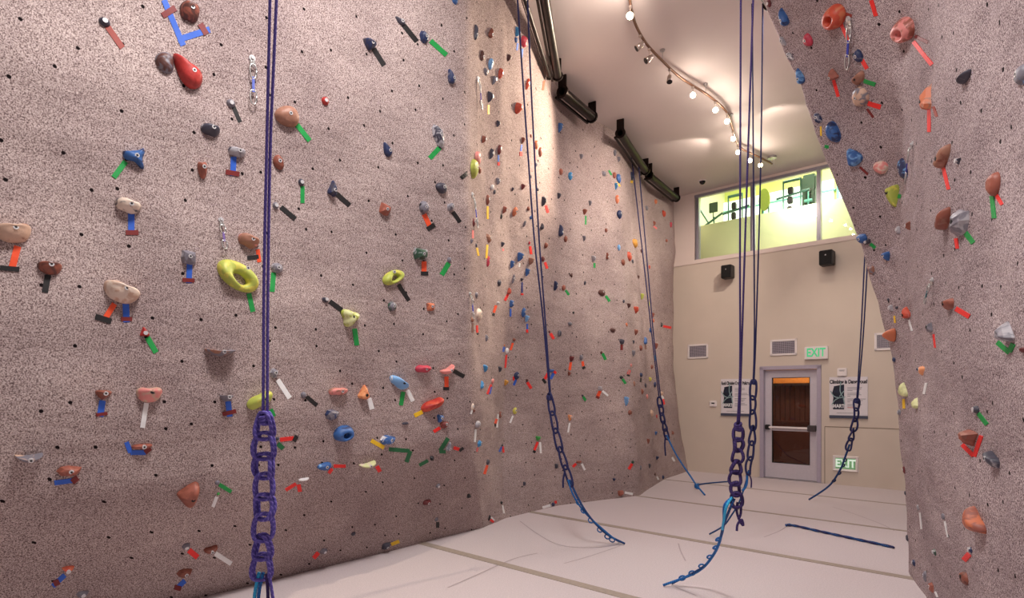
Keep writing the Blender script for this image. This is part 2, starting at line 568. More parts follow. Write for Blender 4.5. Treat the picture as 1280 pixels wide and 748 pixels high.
MB().box(g0, g1, 0.068, 0.074, g2, g3).build('door_pane', DOORGLASS, leaf)
pb = MB()
pb.box(a + 0.09, b - 0.14, -0.035, -0.002, 0.945, 0.985, bev=0.008)
bar = pb.build('push_bar', WHITE, leaf)
MB().box(b - 0.15, b - 0.015, -0.045, 0.052, 0.91, 1.02, bev=0.01).build('latch_housing', plain('dark_bronze', (92, 84, 86), 0.35, 0.6), bar)
MB().box(a + 0.02, a + 0.10, -0.03, 0.052, 0.92, 1.01, bev=0.01).build('end_bracket', BLACK, bar)
MB().box(a + 0.12, b - 0.12, 0.045, 0.092, 0.90, 0.93, bev=0.004).build('mid_rail', LEAF_GREY, leaf)

# corridor behind the door
cor = empty('wall_corridor'); cor.matrix_world = RM.copy(); cor['kind'] = 'structure'
BRN = plain('brown_slat_wall', (98, 62, 54), 0.6, var=0.1)
c = MB()
for k in range(34):
    x0 = -1.0 + k * 0.10
    c.box(x0, x0 + 0.09, 1.9, 1.95, 0.98, 2.35, bev=0.01)
c.box(-1.1, 2.5, 1.94, 2.0, 0, 3.0)
c.build('slat_wall', BRN, cor)
MB().box(-1.1, 2.5, 1.80, 1.94, 0, 0.98, bev=0.01).box(-1.1, 2.5, 1.76, 1.95, 0.97, 1.01).build('wainscot', plain('dark_wainscot', (92, 56, 48), 0.4, var=0.15), cor)
MB().box(-1.1, -1.05, 0.2, 2.0, 0, 3.0).box(2.45, 2.5, 0.2, 2.0, 0, 3.0).box(-1.1, 2.5, 0.2, 2.0, 2.7, 2.8).build('corridor_walls', PAINT_TAN, cor)
MB().box(-1.1, 2.5, 1.55, 1.8, 1.81, 2.30, bev=0.01).build('orange_soffit', plain('orange_soffit_paint', (246, 176, 84), 0.6), cor)
MB().box(-1.1, 2.5, 1.5, 1.82, 1.76, 1.81, bev=0.01).build('soffit_edge', plain('dark_soffit_edge', (40, 26, 24), 0.6), cor)
p = RM @ Vector((0.45, 0.75, 2.35))
add_light('added_corridor_light', 'POINT', p, p + Vector((0, 0, -1)), 38, WARM, 0.1)  # unseen lamp added to brighten the corridor and orange soffit
# ------------------------------------------------------------------ window and the room behind it
w1 = empty('window_1'); w1.matrix_world = RM.copy(); w1['kind'] = 'structure'
m1, m2, m3 = rs(870)[0], rs(940)[0], rs(1023)[0]
ALU = plain('mullion_aluminium', (168, 166, 176), 0.3, 0.6, var=0.03)
for k, mm in enumerate((m1 + 0.02, m2, m3, m3 + (m3 - m2) * 0.95)):
    MB().box(mm - 0.035, mm + 0.035, 0.0, 0.11, WB + 0.03, WT - 0.02, bev=0.006).box(mm - 0.012, mm + 0.012, -0.012, 0.01, WB + 0.03, WT - 0.02).build('mullion', ALU, w1)
for q0, q1 in ((m1 + 0.05, m2 - 0.03), (m2 + 0.03, m3 - 0.03), (m3 + 0.03, m3 + (m3 - m2) * 0.95 - 0.03)):
    MB().box(q0, q1, 0.05, 0.058, WB + 0.03, WT - 0.02).build('pane', GLASS, w1)
mez = empty('wall_upper_gym'); mez.matrix_world = RM.copy(); mez['kind'] = 'structure'
LIME = plain('lime_wall_paint', (232, 228, 184), 0.8, var=0.02, scale=1)
MB().box(sL, SR, 0.40, 0.46, 4.1, 5.13).build('half_wall', LIME, mez)
MB().box(sL, SR, 0.2, 7.0, 4.0, 4.1).build('upper_floor', plain('grey_rubber_floor', (120, 118, 120), 0.8), mez)
LIME2 = plain('yellow_green_wall_paint', (222, 226, 130), 0.8, var=0.02, scale=1)
MB().box(sL, SR, 4.4, 4.5, 4.1, 9.0).build('back_wall', LIME2, mez)
MB().box(sL, SR, 0.2, 4.5, 8.2, 8.3).build('upper_ceiling', LIME2, mez)
MB().box(sL - 0.1, sL, 0.2, 4.5, 4.1, 8.3).build('end_wall', LIME, mez)
WINL = plain('daylight_window', (250, 255, 252), 0.4, emit=1.2)
TEAL = plain('teal_frame_paint', (120, 190, 176), 0.4)
for k in range(4):
    x0 = -3.2 + k * 1.75
    wn = MB().box(x0, x0 + 1.62, 4.34, 4.39, 5.9, 6.80).build('upper_window', WINL, mez)
    MB().box(x0 - 0.05, x0 + 1.67, 4.30, 4.40, 6.52, 6.56).box(x0 - 0.05, x0, 4.3, 4.4, 5.85, 6.85).build('window_rail', TEAL, wn)
p = RM @ Vector((0.6, 2.2, 7.7))
add_light('upper_gym_light', 'AREA', p, p + Vector((0, 0, -1)), 420, (1.0, 1.0, 0.94), 3.0, 3.0)
p = RM @ Vector((0.6, 0.25, 5.60))
add_light('added_half_wall_light', 'AREA', p, p + RI * 0.15 + Vector((0, 0, -1)), 70, (1.0, 1.0, 0.94), 0.14, 0.14)  # lamp added behind the glass to brighten the lime half wall

# gym machines behind the upper window
MACH = plain('machine_frame_paint', (70, 108, 96), 0.4, 0.3)
SHROUD = plain('machine_shroud', (64, 84, 66), 0.5)
def machine(kind, px, label, d=1.1):
    dr = ray(px, HOR); nrm_ = RI
    kk = (ORG.dot(nrm_) + d) / dr.dot(nrm_)
    s = (dr * kk - ORG).dot(RT)
    t = empty('exercise_machine'); t.matrix_world = RM @ Matrix.Translation((s, d, 4.1)) @ Matrix.Diagonal((0.55, 0.6, 0.92 + 0.16 * (d - 0.9), 1))
    tag(t, label, 'exercise machine')
    m = MB()
    if kind == 'tower':
        m.tube([(-0.3, 0, 0), (-0.3, 0, 1.9)], 0.03).tube([(0.3, 0, 0), (0.3, 0, 1.9)], 0.03).tube([(-0.55, 0, 1.55), (0.6, 0, 1.62)], 0.025).tube([(-0.3, 0, 1.88), (0.3, 0, 1.88)], 0.03)
        m.box(-0.4, 0.4, -0.3, 0.3, 0, 0.05)
        m.build('frame', MACH, t)
        q = MB()
        for i in range(3):
            q.box(-0.16 + i * .01, 0.0 + i * .02, -0.08, 0.08, 1.2 + i * 0.2, 1.34 + i * 0.2, bev=0.02)
        q.build('weight_stack', BLACK, t)
    elif kind == 'rower':
        m.tube([(-0.5, 0, 1.2), (0.5, 0, 1.5)], 0.03).tube([(-0.45, 0, 0), (-0.45, 0, 1.75)], 0.03).tube([(0.1, 0, 0), (0.15, 0, 1.45)], 0.03).tube([(-0.45, 0, 1.7), (-0.1, 0, 1.35)], 0.025)
        m.box(-0.5, 0.4, -0.25, 0.25, 0, 0.05)
        m.build('frame', MACH, t)
        MB().box(-0.05, 0.3, -0.02, 0.02, 1.55, 1.78, bev=0.01).tube([(0.12, 0, 1.4), (0.12, 0, 1.6)], 0.02).build('console', SHROUD, t)
    elif kind == 'press':
        m.box(-0.24, -0.08, -0.15, 0.15, 0, 1.92, bev=0.04).box(0.08, 0.24, -0.15, 0.15, 0, 1.92, bev=0.04).box(-0.26, 0.26, -0.16, 0.16, 1.62, 1.95, bev=0.05).box(-0.1, 0.1, 0.05, 0.12, 0, 1.7)
        m.build('shroud', SHROUD, t)
        MB().tube([(0, -0.17, 1.1), (0, -0.17, 1.62)], 0.03).tube([(-0.14, -0.17, 1.45), (0.14, -0.17, 1.45)], 0.03).build('handle_post', TEAL, t)
    else:
        m.tube([(0, 0, 0), (0, 0, 1.6)], 0.03).tube([(0.25, 0, 0), (0.25, 0, 1.8)], 0.03).tube([(-0.3, 0, 1.3), (0.5, 0, 1.3)], 0.03)
        m.box(-0.3, 0.5, -0.25, 0.25, 0, 0.05)
        m.build('frame', MACH, t)
        q = MB().cyl((0.1, -0.1, 1.65), (0.1, 0.0, 1.65), 0.22, 20)
        q.build('weight_plate', plain('yellow_green_plate', (150, 160, 60), 0.5), t)
machine('rower', 888, 'exercise machine with dark slanted frame behind the left end of the upper window')
machine('tower', 919, 'exercise machine with horizontal bar, behind glass just left of the first window post', 2.4)
machine('plate', 953, 'exercise machine with yellow green round plate behind the wide middle pane', 2.2)
machine('tower', 990, 'cable tower exercise machine with pale posts behind the wide middle pane')
machine('press', 1012, 'dark green shrouded exercise machine with a cross handle beside the right window post', 2.4)

# ------------------------------------------------------------------ things on the rear wall
def speaker(x, y, wpx, hpx, label):
    s, h = rs(x, y)
    t = rear_empty('wall_speaker', s, h, 0.0)
    tag(t, label, 'speaker', 'black loudspeakers on the rear wall')
    zz = 12700 / (x - 640 + 825)
    W_ = wpx * zz / F * 1.05; H_ = hpx * zz / F
    MB().box(-W_ / 2, W_ / 2, -0.27, -0.07, -H_ / 2, H_ / 2, bev=0.012).build('cabinet', BLACK, t)
    MB().box(-W_ / 2 + 0.012, W_ / 2 - 0.012, -0.276, -0.268, -H_ / 2 + 0.012, H_ / 2 - 0.012, bev=0.003).build('grille', plain('grille_cloth', (18, 16, 17), 0.9, bump=0.5, scale=300), t)
    MB().cyl((0, -0.278, H_ * 0.16), (0, -0.27, H_ * 0.16), 0.012, 12).build('badge', STEEL, t)
    MB().box(-0.03, 0.03, -0.08, 0.0, -0.04, 0.04, bev=0.004).box(-0.05, 0.05, -0.012, 0.002, -0.07, 0.07).build('bracket', BLACK, t)
speaker(914, 342, 12, 16, 'smaller looking black wall speaker left, above the left air vent')
speaker(1037, 325, 14.5, 18, 'black wall speaker right, under the window near the overhanging climbing wall')

GR = plain('vent_shadow', (96, 88, 100), 0.7)
def vent(x, y, wpx, hpx, label):
    s, h = rs(x, y)
    t = rear_empty('air_vent', s, h)
    tag(t, label, 'air vent', 'white framed air vents on the rear wall')
    zz = 12700 / (x - 640 + 825)
    W_ = wpx * zz / F * 1.32; H_ = hpx * zz / F
    f_ = MB(); e = 0.035
    f_.box(-W_ / 2, W_ / 2, -0.02, 0, H_ / 2 - e, H_ / 2, bev=0.003).box(-W_ / 2, W_ / 2, -0.02, 0, -H_ / 2, -H_ / 2 + e, bev=0.003).box(-W_ / 2, -W_ / 2 + e, -0.02, 0, -H_ / 2, H_ / 2, bev=0.003).box(W_ / 2 - e, W_ / 2, -0.02, 0, -H_ / 2, H_ / 2, bev=0.003)
    f_.build('frame', WHITE, t)
    MB().box(-W_ / 2 + 0.01, W_ / 2 - 0.01, -0.004, 0.0, -H_ / 2 + 0.01, H_ / 2 - 0.01).build('backing', GR, t)
    lv = MB(); n = 10
    for k in range(n):
        zc = -H_ / 2 + e + (k + 0.5) * (H_ - 2 * e) / n
        lv.box(-W_ / 2 + e - 0.004, W_ / 2 - e + 0.004, -0.014, -0.003, zc - 0.004, zc + 0.004)
    for k in range(12):
        xc = -W_ / 2 + e + (k + 0.5) * (W_ - 2 * e) / 12
        lv.box(xc - 0.003, xc + 0.003, -0.010, -0.003, -H_ / 2 + e, H_ / 2 - e)
    lv.build('louvre', plain('louvre_grey', (184, 176, 186), 0.5), t)
vent(872.5, 439.5, 20, 18, 'small white framed air vent, left of the ropes above the thermostat')
vent(979.5, 434.5, 24, 20, 'white framed air vent above the door, left of the EXIT sign')
vent(1107, 427, 18, 22, 'white framed air vent half hidden behind the edge of the right climbing wall')

GREEN_E = plain('exit_green', (84, 214, 150), 0.5, emit=0.25)
s, h = rs(1021, 441.5)
t = rear_empty('exit_sign', s, h)
tag(t, 'white EXIT sign with green letters above the right of the door', 'exit sign')
MB().box(-0.19, 0.19, -0.06, 0, -0.115, 0.115, bev=0.008).build('housing', WHITE, t)
text_obj('lettering', 'EXIT', 0.21, GREEN_E, t, (0, -0.0605, 0), bold=0.006, sx=0.72)
s, h = rs(1057, 580)
t = rear_empty('exit_sign', s, h)
tag(t, 'low EXIT sign near the floor, right of the door, in a raised white frame', 'exit sign')
m = MB()
W2, H2 = 0.20, 0.135
m.add([(-W2, 0, -H2), (W2, 0, -H2), (W2, 0, H2), (-W2, 0, H2), (-W2 + .012, -.03, -H2 + .012), (W2 - .012, -.03, -H2 + .012), (W2 - .012, -.03, H2 - .012), (-W2 + .012, -.03, H2 - .012),
       (-W2 + .05, -.012, -H2 + .045), (W2 - .05, -.012, -H2 + .045), (W2 - .05, -.012, H2 - .045), (-W2 + .05, -.012, H2 - .045)],
      [(0, 1, 5, 4), (1, 2, 6, 5), (2, 3, 7, 6), (3, 0, 4, 7), (4, 5, 9, 8), (5, 6, 10, 9), (6, 7, 11, 10), (7, 4, 8, 11)])
m.build('frame', WHITE, t)
MB().box(-W2 + .045, W2 - .045, -.014, -.008, -H2 + .04, H2 - .04).build('face', plain('exit_face_green', (150, 214, 160), 0.5), t)
text_obj('lettering', 'EXIT', 0.19, plain('exit_white_green', (225, 255, 232), 0.5, emit=0.4), t, (0, -0.0165, 0), bold=0.006, sx=0.80)

s, h = rs(1053, 465.5)
t = rear_empty('alarm_box', s, h)
tag(t, 'small white box with a line of tiny print above the right poster', 'alarm box')
MB().box(-0.075, 0.075, -0.04, 0, -0.072, 0.072, bev=0.01).build('case', WHITE, t)
MB().box(-0.045, 0.045, -0.0425, -0.039, 0.030, 0.036).box(-0.035, 0.035, -0.0425, -0.039, 0.016, 0.020).build('print_line', GR, t)
s, h = rs(892, 505)
t = rear_empty('thermostat', s, h)
tag(t, 'small white thermostat with dark display left of the left poster', 'thermostat')
MB().box(-0.075, 0.075, -0.03, 0, -0.062, 0.062, bev=0.012).build('case', WHITE, t)
MB().box(-0.032, 0.030, -0.033, -0.028, 0.0, 0.022, bev=0.002).build('display', BLACK, t)

INK = plain('print_black', (30, 26, 34), 0.6)
INKG = plain('print_grey', (150, 146, 152), 0.6)
NAVY = plain('poster_navy', (24, 34, 56), 0.6, var=0.3, scale=20)
PALE = plain('poster_pale_blue', (150, 176, 178), 0.6)
REDP = plain('print_red', (196, 84, 72), 0.6)
def poster(x0, x1, yt, yb, title, label, body, footer, right):
    s0, _ = rs(x0); s1, _ = rs(x1)
    sc, hT = rs((x0 + x1) / 2, yt); _, hB = rs((x0 + x1) / 2, yb)
    t = rear_empty('notice_poster', (s0 + s1) / 2, (hT + hB) / 2)
    tag(t, label, 'poster')
    w_ = (s1 - s0) / 2; h_ = (hT - hB) / 2
    MB().box(-w_, w_, -0.018, 0, -h_, h_, bev=0.003).build('board', plain('poster_board', (226, 220, 224), 0.5, var=0.01), t)
    MB().box(-w_, w_, -0.030, 0, -h_ - 0.005, -h_ + 0.045, bev=0.003).build('bottom_rail', plain('slate_rail', (74, 78, 96), 0.5), t)
    text_obj('title', title, 0.088, INK, t, (0, -0.0185, h_ - 0.085), bold=0.004, sx=body)
    # dark picture with a ragged edge
    x = -w_ + 0.05; X = -w_ + 0.05 + w_ * 0.62; zt = h_ - 0.16; zb = -h_ + 0.15
    outline = [(x + .01, zb), (X, zb), (X, zt + 0.03), (X - .09, zt + .015), (X - .16, zt), (x + .02, zt - 0.02), (x - .005, zt - .12), (x + .015, zt - .2), (x, zt - .32)]
    pm = MB(); n = len(outline)
    pm.add([(p[0], -0.0205, p[1]) for p in outline] + [(p[0], -0.017, p[1]) for p in outline],
           [tuple(range(n))] + [(i, (i + 1) % n, (i + 1) % n + n, i + n) for i in range(n)])
    pic = pm.build('picture', NAVY, t)
    cx, cz = (x + X) / 2, (zt + zb) / 2
    st = MB()
    for pts in ([(cx - .12, cz + .12), (cx - .07, cz + .03), (cx + .02, cz), (cx + .11, cz + .02)], [(cx - .10, cz - .12), (cx - .05, cz - .04), (cx + .02, cz)], [(cx + .04, cz + .28), (cx + .03, cz + .12), (cx + .07, cz + .02)], [(cx + .08, cz), (cx + .10, cz - .12)], [(cx + .02, cz + .02), (cx + .09, cz + .12)]):
        st.tube([(a_, -0.021, b_) for a_, b_ in spline([Vector((p[0], p[1], 0)) for p in pts], 3) for a_, b_ in [(a_, b_)]] if False else [(q.x, -0.021, q.y) for q in spline([Vector((p[0], p[1], 0)) for p in pts], 4)], 0.0085, 6)
    st.build('climber_figure', PALE, pic)
    text_obj('footer_lettering', 'SMART!', 0.085, plain('print_white', (225, 225, 228), 0.6), pic, (cx, -0.0225, zb + 0.055), bold=0.004, sx=0.8)
    # lines of small print
    rnd = random.Random(5 if right else 6)
    ln = MB(); rl = MB(); bx0 = X + 0.05; bx1 = w_ - 0.03; z = h_ - 0.19; k = 0
    while z > -h_ + 0.16:
        k += 1
        tgt = rl if (right and k in (12, 14)) else ln
        e_ = bx1 - rnd.uniform(0, 0.09 if k % 3 else 0.25)
        if right and k == 12: e_ = bx0 + 0.16
        tgt.box(bx0, e_, -0.0195, -0.017, z, z + 0.010)
        z -= 0.026 if k % 3 else 0.046
    ln.box(-w_ * .6, w_ * .6, -0.0195, -0.017, -h_ + 0.085, -h_ + 0.092)
    ln.build('small_print', INKG, t)
    if right: rl.build('red_print', REDP, t)
poster(901.5, 938, 474, 520, 'Rock Climbing Center Policies', 'white policy poster with dark picture and black title, left of the door', 0.50, '', False)
poster(1037, 1085, 471.5, 523, 'Climbing is Dangerous!', 'white warning poster with black title about danger, right of the door', 0.70, '', True)

# ------------------------------------------------------------------ steel belay bars under the ceiling
def bar_thing(p0, p1, r, label, open_end=True, clamps=1):
    p0, p1 = Vector(p0), Vector(p1)
    d = (p1 - p0).normalized(); side = d.cross(Vector((0, 0, 1))).normalized(); up = side.cross(d)
    t = empty('belay_bar', p0)
    tag(t, label, 'belay bar', 'dark steel belay bars along the left wall top')
    L = (p1 - p0).length
    MB().tube([Vector((0, 0, 0)), d * L], r, 20, caps=False).tube([Vector((0, 0, 0)), d * L], r * 0.72, 20, caps=False).build('pipe', DARKSTEEL, t, True)
    Mx = Matrix((side, d, up)).transposed().to_4x4()
    for q in (0.02, L - 0.02):
        fl = MB()
        N = 20; vs = []
        for yy in (-0.012, 0.012):
            for rr in (r * 0.70, r * 1.28):
                for k in range(N):
                    aa = 2 * math.pi * k / N
                    vs.append(Mx @ Vector((rr * math.cos(aa), q + yy, rr * math.sin(aa))))
        fs = []
        for k in range(N):
            k2 = (k + 1) % N
            fs += [(k, k2, N + k2, N + k), (2 * N + k, 2 * N + k2, 3 * N + k2, 3 * N + k), (N + k, N + k2, 3 * N + k2, 3 * N + k), (k, k2, 2 * N + k2, 2 * N + k)]
        fl.add(vs, fs)
        fl.build('end_flange', DARKSTEEL, t)
        hgt = CH - 0.01 - p0.z
        MB().box(-r * 0.9, r * 0.9, q - 0.012, q + 0.012, r * 0.7, hgt, M=Mx, bev=0.003).build('hanger_plate', DARKSTEEL, t)
    # lower edge angle running beside the pipe
    MB().box(-r * 1.5, -r * 1.0, 0.0, L, -r * 1.1, -r * 0.6, M=Mx, bev=0.004).build('edge_angle', DARKSTEEL, t)
    return t
HB = 5.50
bar_thing(ceil_at(676, -30, HB), ceil_at(697, 96, HB), 0.052, 'thick dark steel bar nearest the camera, top left of the ceiling')
bar_thing(ceil_at(652, -14, HB - 0.05), ceil_at(687, 98, HB - 0.05), 0.022, 'thin dark steel bar beside the thick one, closest to the climbing wall')
bar_thing(ceil_at(702, 114, HB), ceil_at(741, 147, HB), 0.066, 'stubby dark steel bar with an open round end, second along the wall top')
bar_thing(ceil_at(775, 166, HB), ceil_at(807, 214, HB), 0.062, 'dark steel bar with clamps that carries the far left rope')
bar_thing(ceil_at(811, 219, HB), ceil_at(846, 248, HB), 0.062, 'worn dark steel bar farthest away, ending at the rear wall')
bar_thing(ceil_at(966, 3, HB), ceil_at(944, -30, HB), 0.07, 'end of a dark steel bar by the top of the right climbing wall')

# ------------------------------------------------------------------ track lighting
TRK = plain('bronze_track', (120, 86, 68), 0.35, 0.7)
HT = 5.58
track_px = [(786, -14), (789, 12), (795, 32), (806, 52), (817, 65), (828, 76), (840, 88), (852, 98), (866, 107), (882, 117), (894, 126), (903, 134), (910, 143), (914, 154), (917, 166), (921, 178), (927, 186), (937, 191), (950, 197), (965, 205)]
tp = [ceil_at(x, y, HT) for x, y in track_px]
tr = empty('track_light_rail', tp[-1]); tag(tr, 'curved bronze lighting rail hung under the ceiling', 'track light rail')
O = tp[-1]
MB().tube([p - O for p in spline(tp, 4)], 0.016, 8).build('rail', TRK, tr, True)
for k in (0, 5, 9, 13, 17):
    p = tp[k] - O
    MB().tube([p, p + Vector((0, 0, CH - HT - 0.01))], 0.006, 6).cyl(p + Vector((0, 0, CH - HT - 0.025)), p + Vector((0, 0, CH - HT - 0.012)), 0.03, 12).build('support_stem', STEEL, tr)
MB().cyl(Vector((0, 0, 0.09)), Vector((0, 0, CH - HT - 0.012)), 0.075, 20).tube([(-.03, 0, 0.1), (-.03, 0, -0.02)], 0.006, 6).tube([(.03, 0, 0.1), (.03, 0, -0.04)], 0.006, 6).build('canopy', STEEL, tr)
BULB = plain('lit_bulb', (255, 232, 196), 0.3, emit=22)
HEADC = plain('nickel_lamp_head', (186, 172, 164), 0.3, 0.8)
def head(x, y, lit, label, aim):
    best = min(spline(tp, 4), key=lambda q: abs(640 + F * q.x / q.y - x) + abs(HOR - F * (q.z - 1.6) / q.y - y))
    t = empty('track_lamp', best)
    tag(t, label, 'track lamp', 'small lamps on the curved lighting rail')
    MB().tube([(0, 0, -0.017), (0, 0, -0.10)], 0.005, 6).cyl((0, 0, -0.035), (0, 0, -0.017), 0.018, 10).build('stem', HEADC, t)
    a = Vector(aim).normalized(); c0 = Vector((0, 0, -0.13))
    MB().tube([c0 - a * 0.05, c0 - a * 0.04, c0 + a * 0.0, c0 + a * 0.05], 0.03, 14, rads=[0.018, 0.026, 0.03, 0.038]).build('shade', HEADC, t, True)
    if lit:
        MB().tube([c0 + a * 0.052, c0 + a * 0.062], 0.034, 14).build('bulb', BULB, t)
        l = add_light('track_lamp_light', 'POINT', best + c0 + a * 0.12, best, LAMP_W, WARM, 0.03)
    else:
        MB().tube([c0 + a * 0.051, c0 + a * 0.054], 0.034, 14).build('bulb', BLACK, t)
LAMP_W = 4.5
AC = (-0.25, -0.85, -0.35)
head(789, 8, True, 'brightest lit lamp at the near end of the curved rail', AC)
head(800, 40, False, 'unlit silver lamp, first below the bright near lamp', (-0.7, 0.1, -0.5))
head(812, 60, False, 'unlit bronze lamp, second along the rail from the near end', (-0.8, -0.1, -0.6))
head(837, 84, False, 'small unlit lamp in the middle of the rail before the lit row', (-0.1, -0.3, -0.9))
head(865, 106, True, 'first lit lamp of the row after the three unlit ones', AC)
head(893, 125, True, 'second lit lamp of the row past the unlit ones', AC)
head(909, 141, True, 'lit lamp at the bend of the rail', AC)
head(916, 162, True, 'faint small lit lamp just past the bend of the rail', AC)
head(923, 181, True, 'lit lamp low on the rail, left of the hanging ropes', AC)
head(938, 191, True, 'lit lamp crossed by the hanging ropes near the rail end', AC)
head(952, 198, True, 'last small lamp beside the round rail mount', AC)
# ceiling camera dome
p = ceil_at(878, 227, CH - 0.03)
t = empty('ceiling_camera', p); tag(t, 'small black dome camera on the ceiling near the rear window', 'camera')
MB().cyl((0, 0, 0.0), (0, 0, 0.022), 0.075, 24).build('base_ring', WHITE, t, False)
dm = MB(); dm.tube([(0, 0, 0.0), (0, 0, -0.02), (0, 0, -0.04), (0, 0, -0.055), (0, 0, -0.06)], 0.05, 20, rads=[0.058, 0.054, 0.042, 0.022, 0.004])
dm.build('dome', plain('black_dome', (12, 10, 12), 0.15), t, True)

# ------------------------------------------------------------------ ropes
def rope_mat(name, c1, c2, c3=None):
    m, nt, b = nodes_of(name)
    tc = nt.nodes.new('ShaderNodeTexCoord')
    mp = nt.nodes.new('ShaderNodeMapping')
    mp.inputs['Scale'].default_value = (2.0, 55.0, 1.0)
    nt.links.new(tc.outputs['UV'], mp.inputs['Vector'])
    sx = nt.nodes.new('ShaderNodeSeparateXYZ'); nt.links.new(mp.outputs['Vector'], sx.inputs[0])
    ad = nt.nodes.new('ShaderNodeMath'); ad.operation = 'ADD'; nt.links.new(sx.outputs[0], ad.inputs[0]); nt.links.new(sx.outputs[1], ad.inputs[1])
    fr_ = nt.nodes.new('ShaderNodeMath'); fr_.operation = 'FRACT'; nt.links.new(ad.outputs[0], fr_.inputs[0])
    rp = nt.nodes.new('ShaderNodeValToRGB'); e = rp.color_ramp.elements
    rp.color_ramp.interpolation = 'CONSTANT'
    e[0].position = 0; e[0].color = lin(c1)
    e[1].position = 0.62; e[1].color = lin(c2)
    if c3:
        k = e.new(0.85); k.color = lin(c3)
    nt.links.new(fr_.outputs[0], rp.inputs['Fac'])
    nt.links.new(rp.outputs['Color'], b.inputs['Base Color'])
    b.inputs['Roughness'].default_value = 0.8
    MATS[name] = m
    return m
R_PUR = rope_mat('purple_rope_sheath', (84, 72, 158), (112, 92, 184), (142, 128, 210))
R_DPUR = rope_mat('dark_purple_rope_sheath', (44, 26, 84), (74, 50, 118), (30, 22, 60))
R_NAVY = rope_mat('navy_rope_sheath', (26, 28, 74), (52, 58, 124), (20, 18, 44))
R_BLUE = rope_mat('blue_cord_sheath', (24, 92, 168), (40, 138, 206), (18, 40, 92))
R_DBLUE = rope_mat('dark_blue_cord_sheath', (22, 48, 104), (34, 110, 180), (16, 24, 60))
R_CYAN = rope_mat('cyan_cord_sheath', (40, 170, 226), (90, 206, 240), (30, 130, 200))

def chain_links(path, r, width, n, seed, double=True):
    """daisy chain of interlocked rope loops along a path"""
    rnd = random.Random(seed)
    P = spline([Vector(p) for p in path], 12)
    cum = [0]
    for a_, b_ in zip(P, P[1:]): cum.append(cum[-1] + (b_ - a_).length)
    T = cum[-1]
    def pt(s):
        s = max(0, min(T, s))
        for i in range(len(P) - 1):
            if cum[i + 1] >= s:
                q = (s - cum[i]) / max(1e-9, cum[i + 1] - cum[i]); return P[i].lerp(P[i + 1], q)
        return P[-1]
    m = MB(); sp = T / n
    for k in range(n):
        c = pt((k + 0.5) * sp); d = (pt((k + 1.2) * sp) - pt((k - 0.2) * sp)).normalized()
        tw = (0.25 if k % 2 else -0.2) + rnd.uniform(-.15, .15)
        sd = Vector((math.cos(tw), math.sin(tw), 0)); sd = (sd - d * sd.dot(d)).normalized(); nn = sd.cross(d)
        hl = sp * rnd.uniform(0.60, 0.68); hw = width / 2 * rnd.uniform(0.85, 1.05) - r
        for j in ((-1, 1) if double else (0,)):
            off = nn * (j * r * 0.95) + sd * (j * r * 0.35)
            lp = []
            for i in range(20):
                a_ = 2 * math.pi * i / 20
                ca, sa = math.cos(a_), math.sin(a_)
                ex = math.copysign(abs(sa) ** 0.55, sa) * hw * (1 + 0.12 * ca)
                lp.append(c + off + d * (ca * hl) + sd * ex + nn * (math.sin(a_ * 2 + k) * r * 1.1))
            m.tube(lp, r, 8, closed=True)
    return m

def knot(m, c, r, s, seed=1):
    rnd = random.Random(seed)
    for k in range(3):
        ax = Vector((rnd.uniform(-.4, .4), rnd.uniform(-.4, .4), 1)).normalized(); u = ax.orthogonal().normalized(); v = ax.cross(u)
        cc = c + Vector((0, 0, (k - 1) * s * 0.55))
        m.tube([cc + (u * math.cos(i * math.pi / 8) + v * math.sin(i * math.pi / 8)) * s * 0.62 + Vector((0, 0, math.sin(i * math.pi / 8 + k) * s * 0.3)) for i in range(16)], r, 8, closed=True)

def pxs(lst):
    return [at(x, y, z) for x, y, z in lst]

def rope(label, group, mat_up, strands, chain, r, knot_at=None, chain_mat=None, tails=(), double=True, rs_=None):
    """strands: pixel/depth paths; chain: (path, width, n, seed); tails: (path, radius, material, name)"""
    c0 = at(*strands[0][-1])
    t = empty('climbing_rope', c0)
    tag(t, label, 'climbing rope', group)
    Mi = Matrix.Translation(-c0)
    for st in strands:
        pts = pxs(st)
        MB().tube(spline(pts, 6), rs_ or r, 8).build('strand', mat_up, t, True, M=Mi)
    if chain:
        m = chain_links(pxs(chain[0]), r, chain[1], chain[2], chain[3], double)
        if knot_at:
            knot(m, at(*knot_at[:3]), r, knot_at[3], 3)
        m.build('chain_of_loops', chain_mat or mat_up, t, True, M=Mi)
    for path, rr, mt in tails:
        MB().tube(spline(path, 6), rr, 8).build('tail', mt, t, True, M=Mi)
    return t
def top(x0, y0, x1, y1, z):
    """extend a strand line up to the ceiling: pixel row where height reaches the ceiling"""
    yc = HOR - (CH - 0.03 - 1.6) * F / z
    k = (yc - y0) / (y1 - y0)
    return (x0 + (x1 - x0) * k, yc, z)

# foreground rope
z1 = 2.0
rope('foreground purple rope hanging close to the camera in front of the left wall', None, R_PUR,
     [[top(337.5, 0, 333.5, 180, z1), (337.5, 0, z1), (333.5, 180, z1), (330, 350, z1), (329, 516, z1)],
      [top(345.5, 0, 338, 180, z1), (345.5, 0, z1), (338, 180, z1 + .01), (335, 350, z1 + .01), (334, 516, z1)]],
     ([(331, 520, z1), (330, 580, z1), (330, 640, z1), (327, 722, z1)], 0.078, 8, 2), 0.0066, (331, 524, z1, 0.022), rs_=0.0054,
     tails=[(pxs([(324, 716, z1), (318, 748, z1), (317, 800, z1)]), 0.0062, R_CYAN), (pxs([(329, 716, z1), (323, 748, z1), (324, 800, z1)]), 0.0062, R_BLUE),
            (pxs([(333, 718, z1), (335, 748, z1), (333, 800, z1)]), 0.0058, R_DPUR), (pxs([(336, 716, z1), (341, 748, z1), (346, 790, z1)]), 0.0058, R_PUR)])
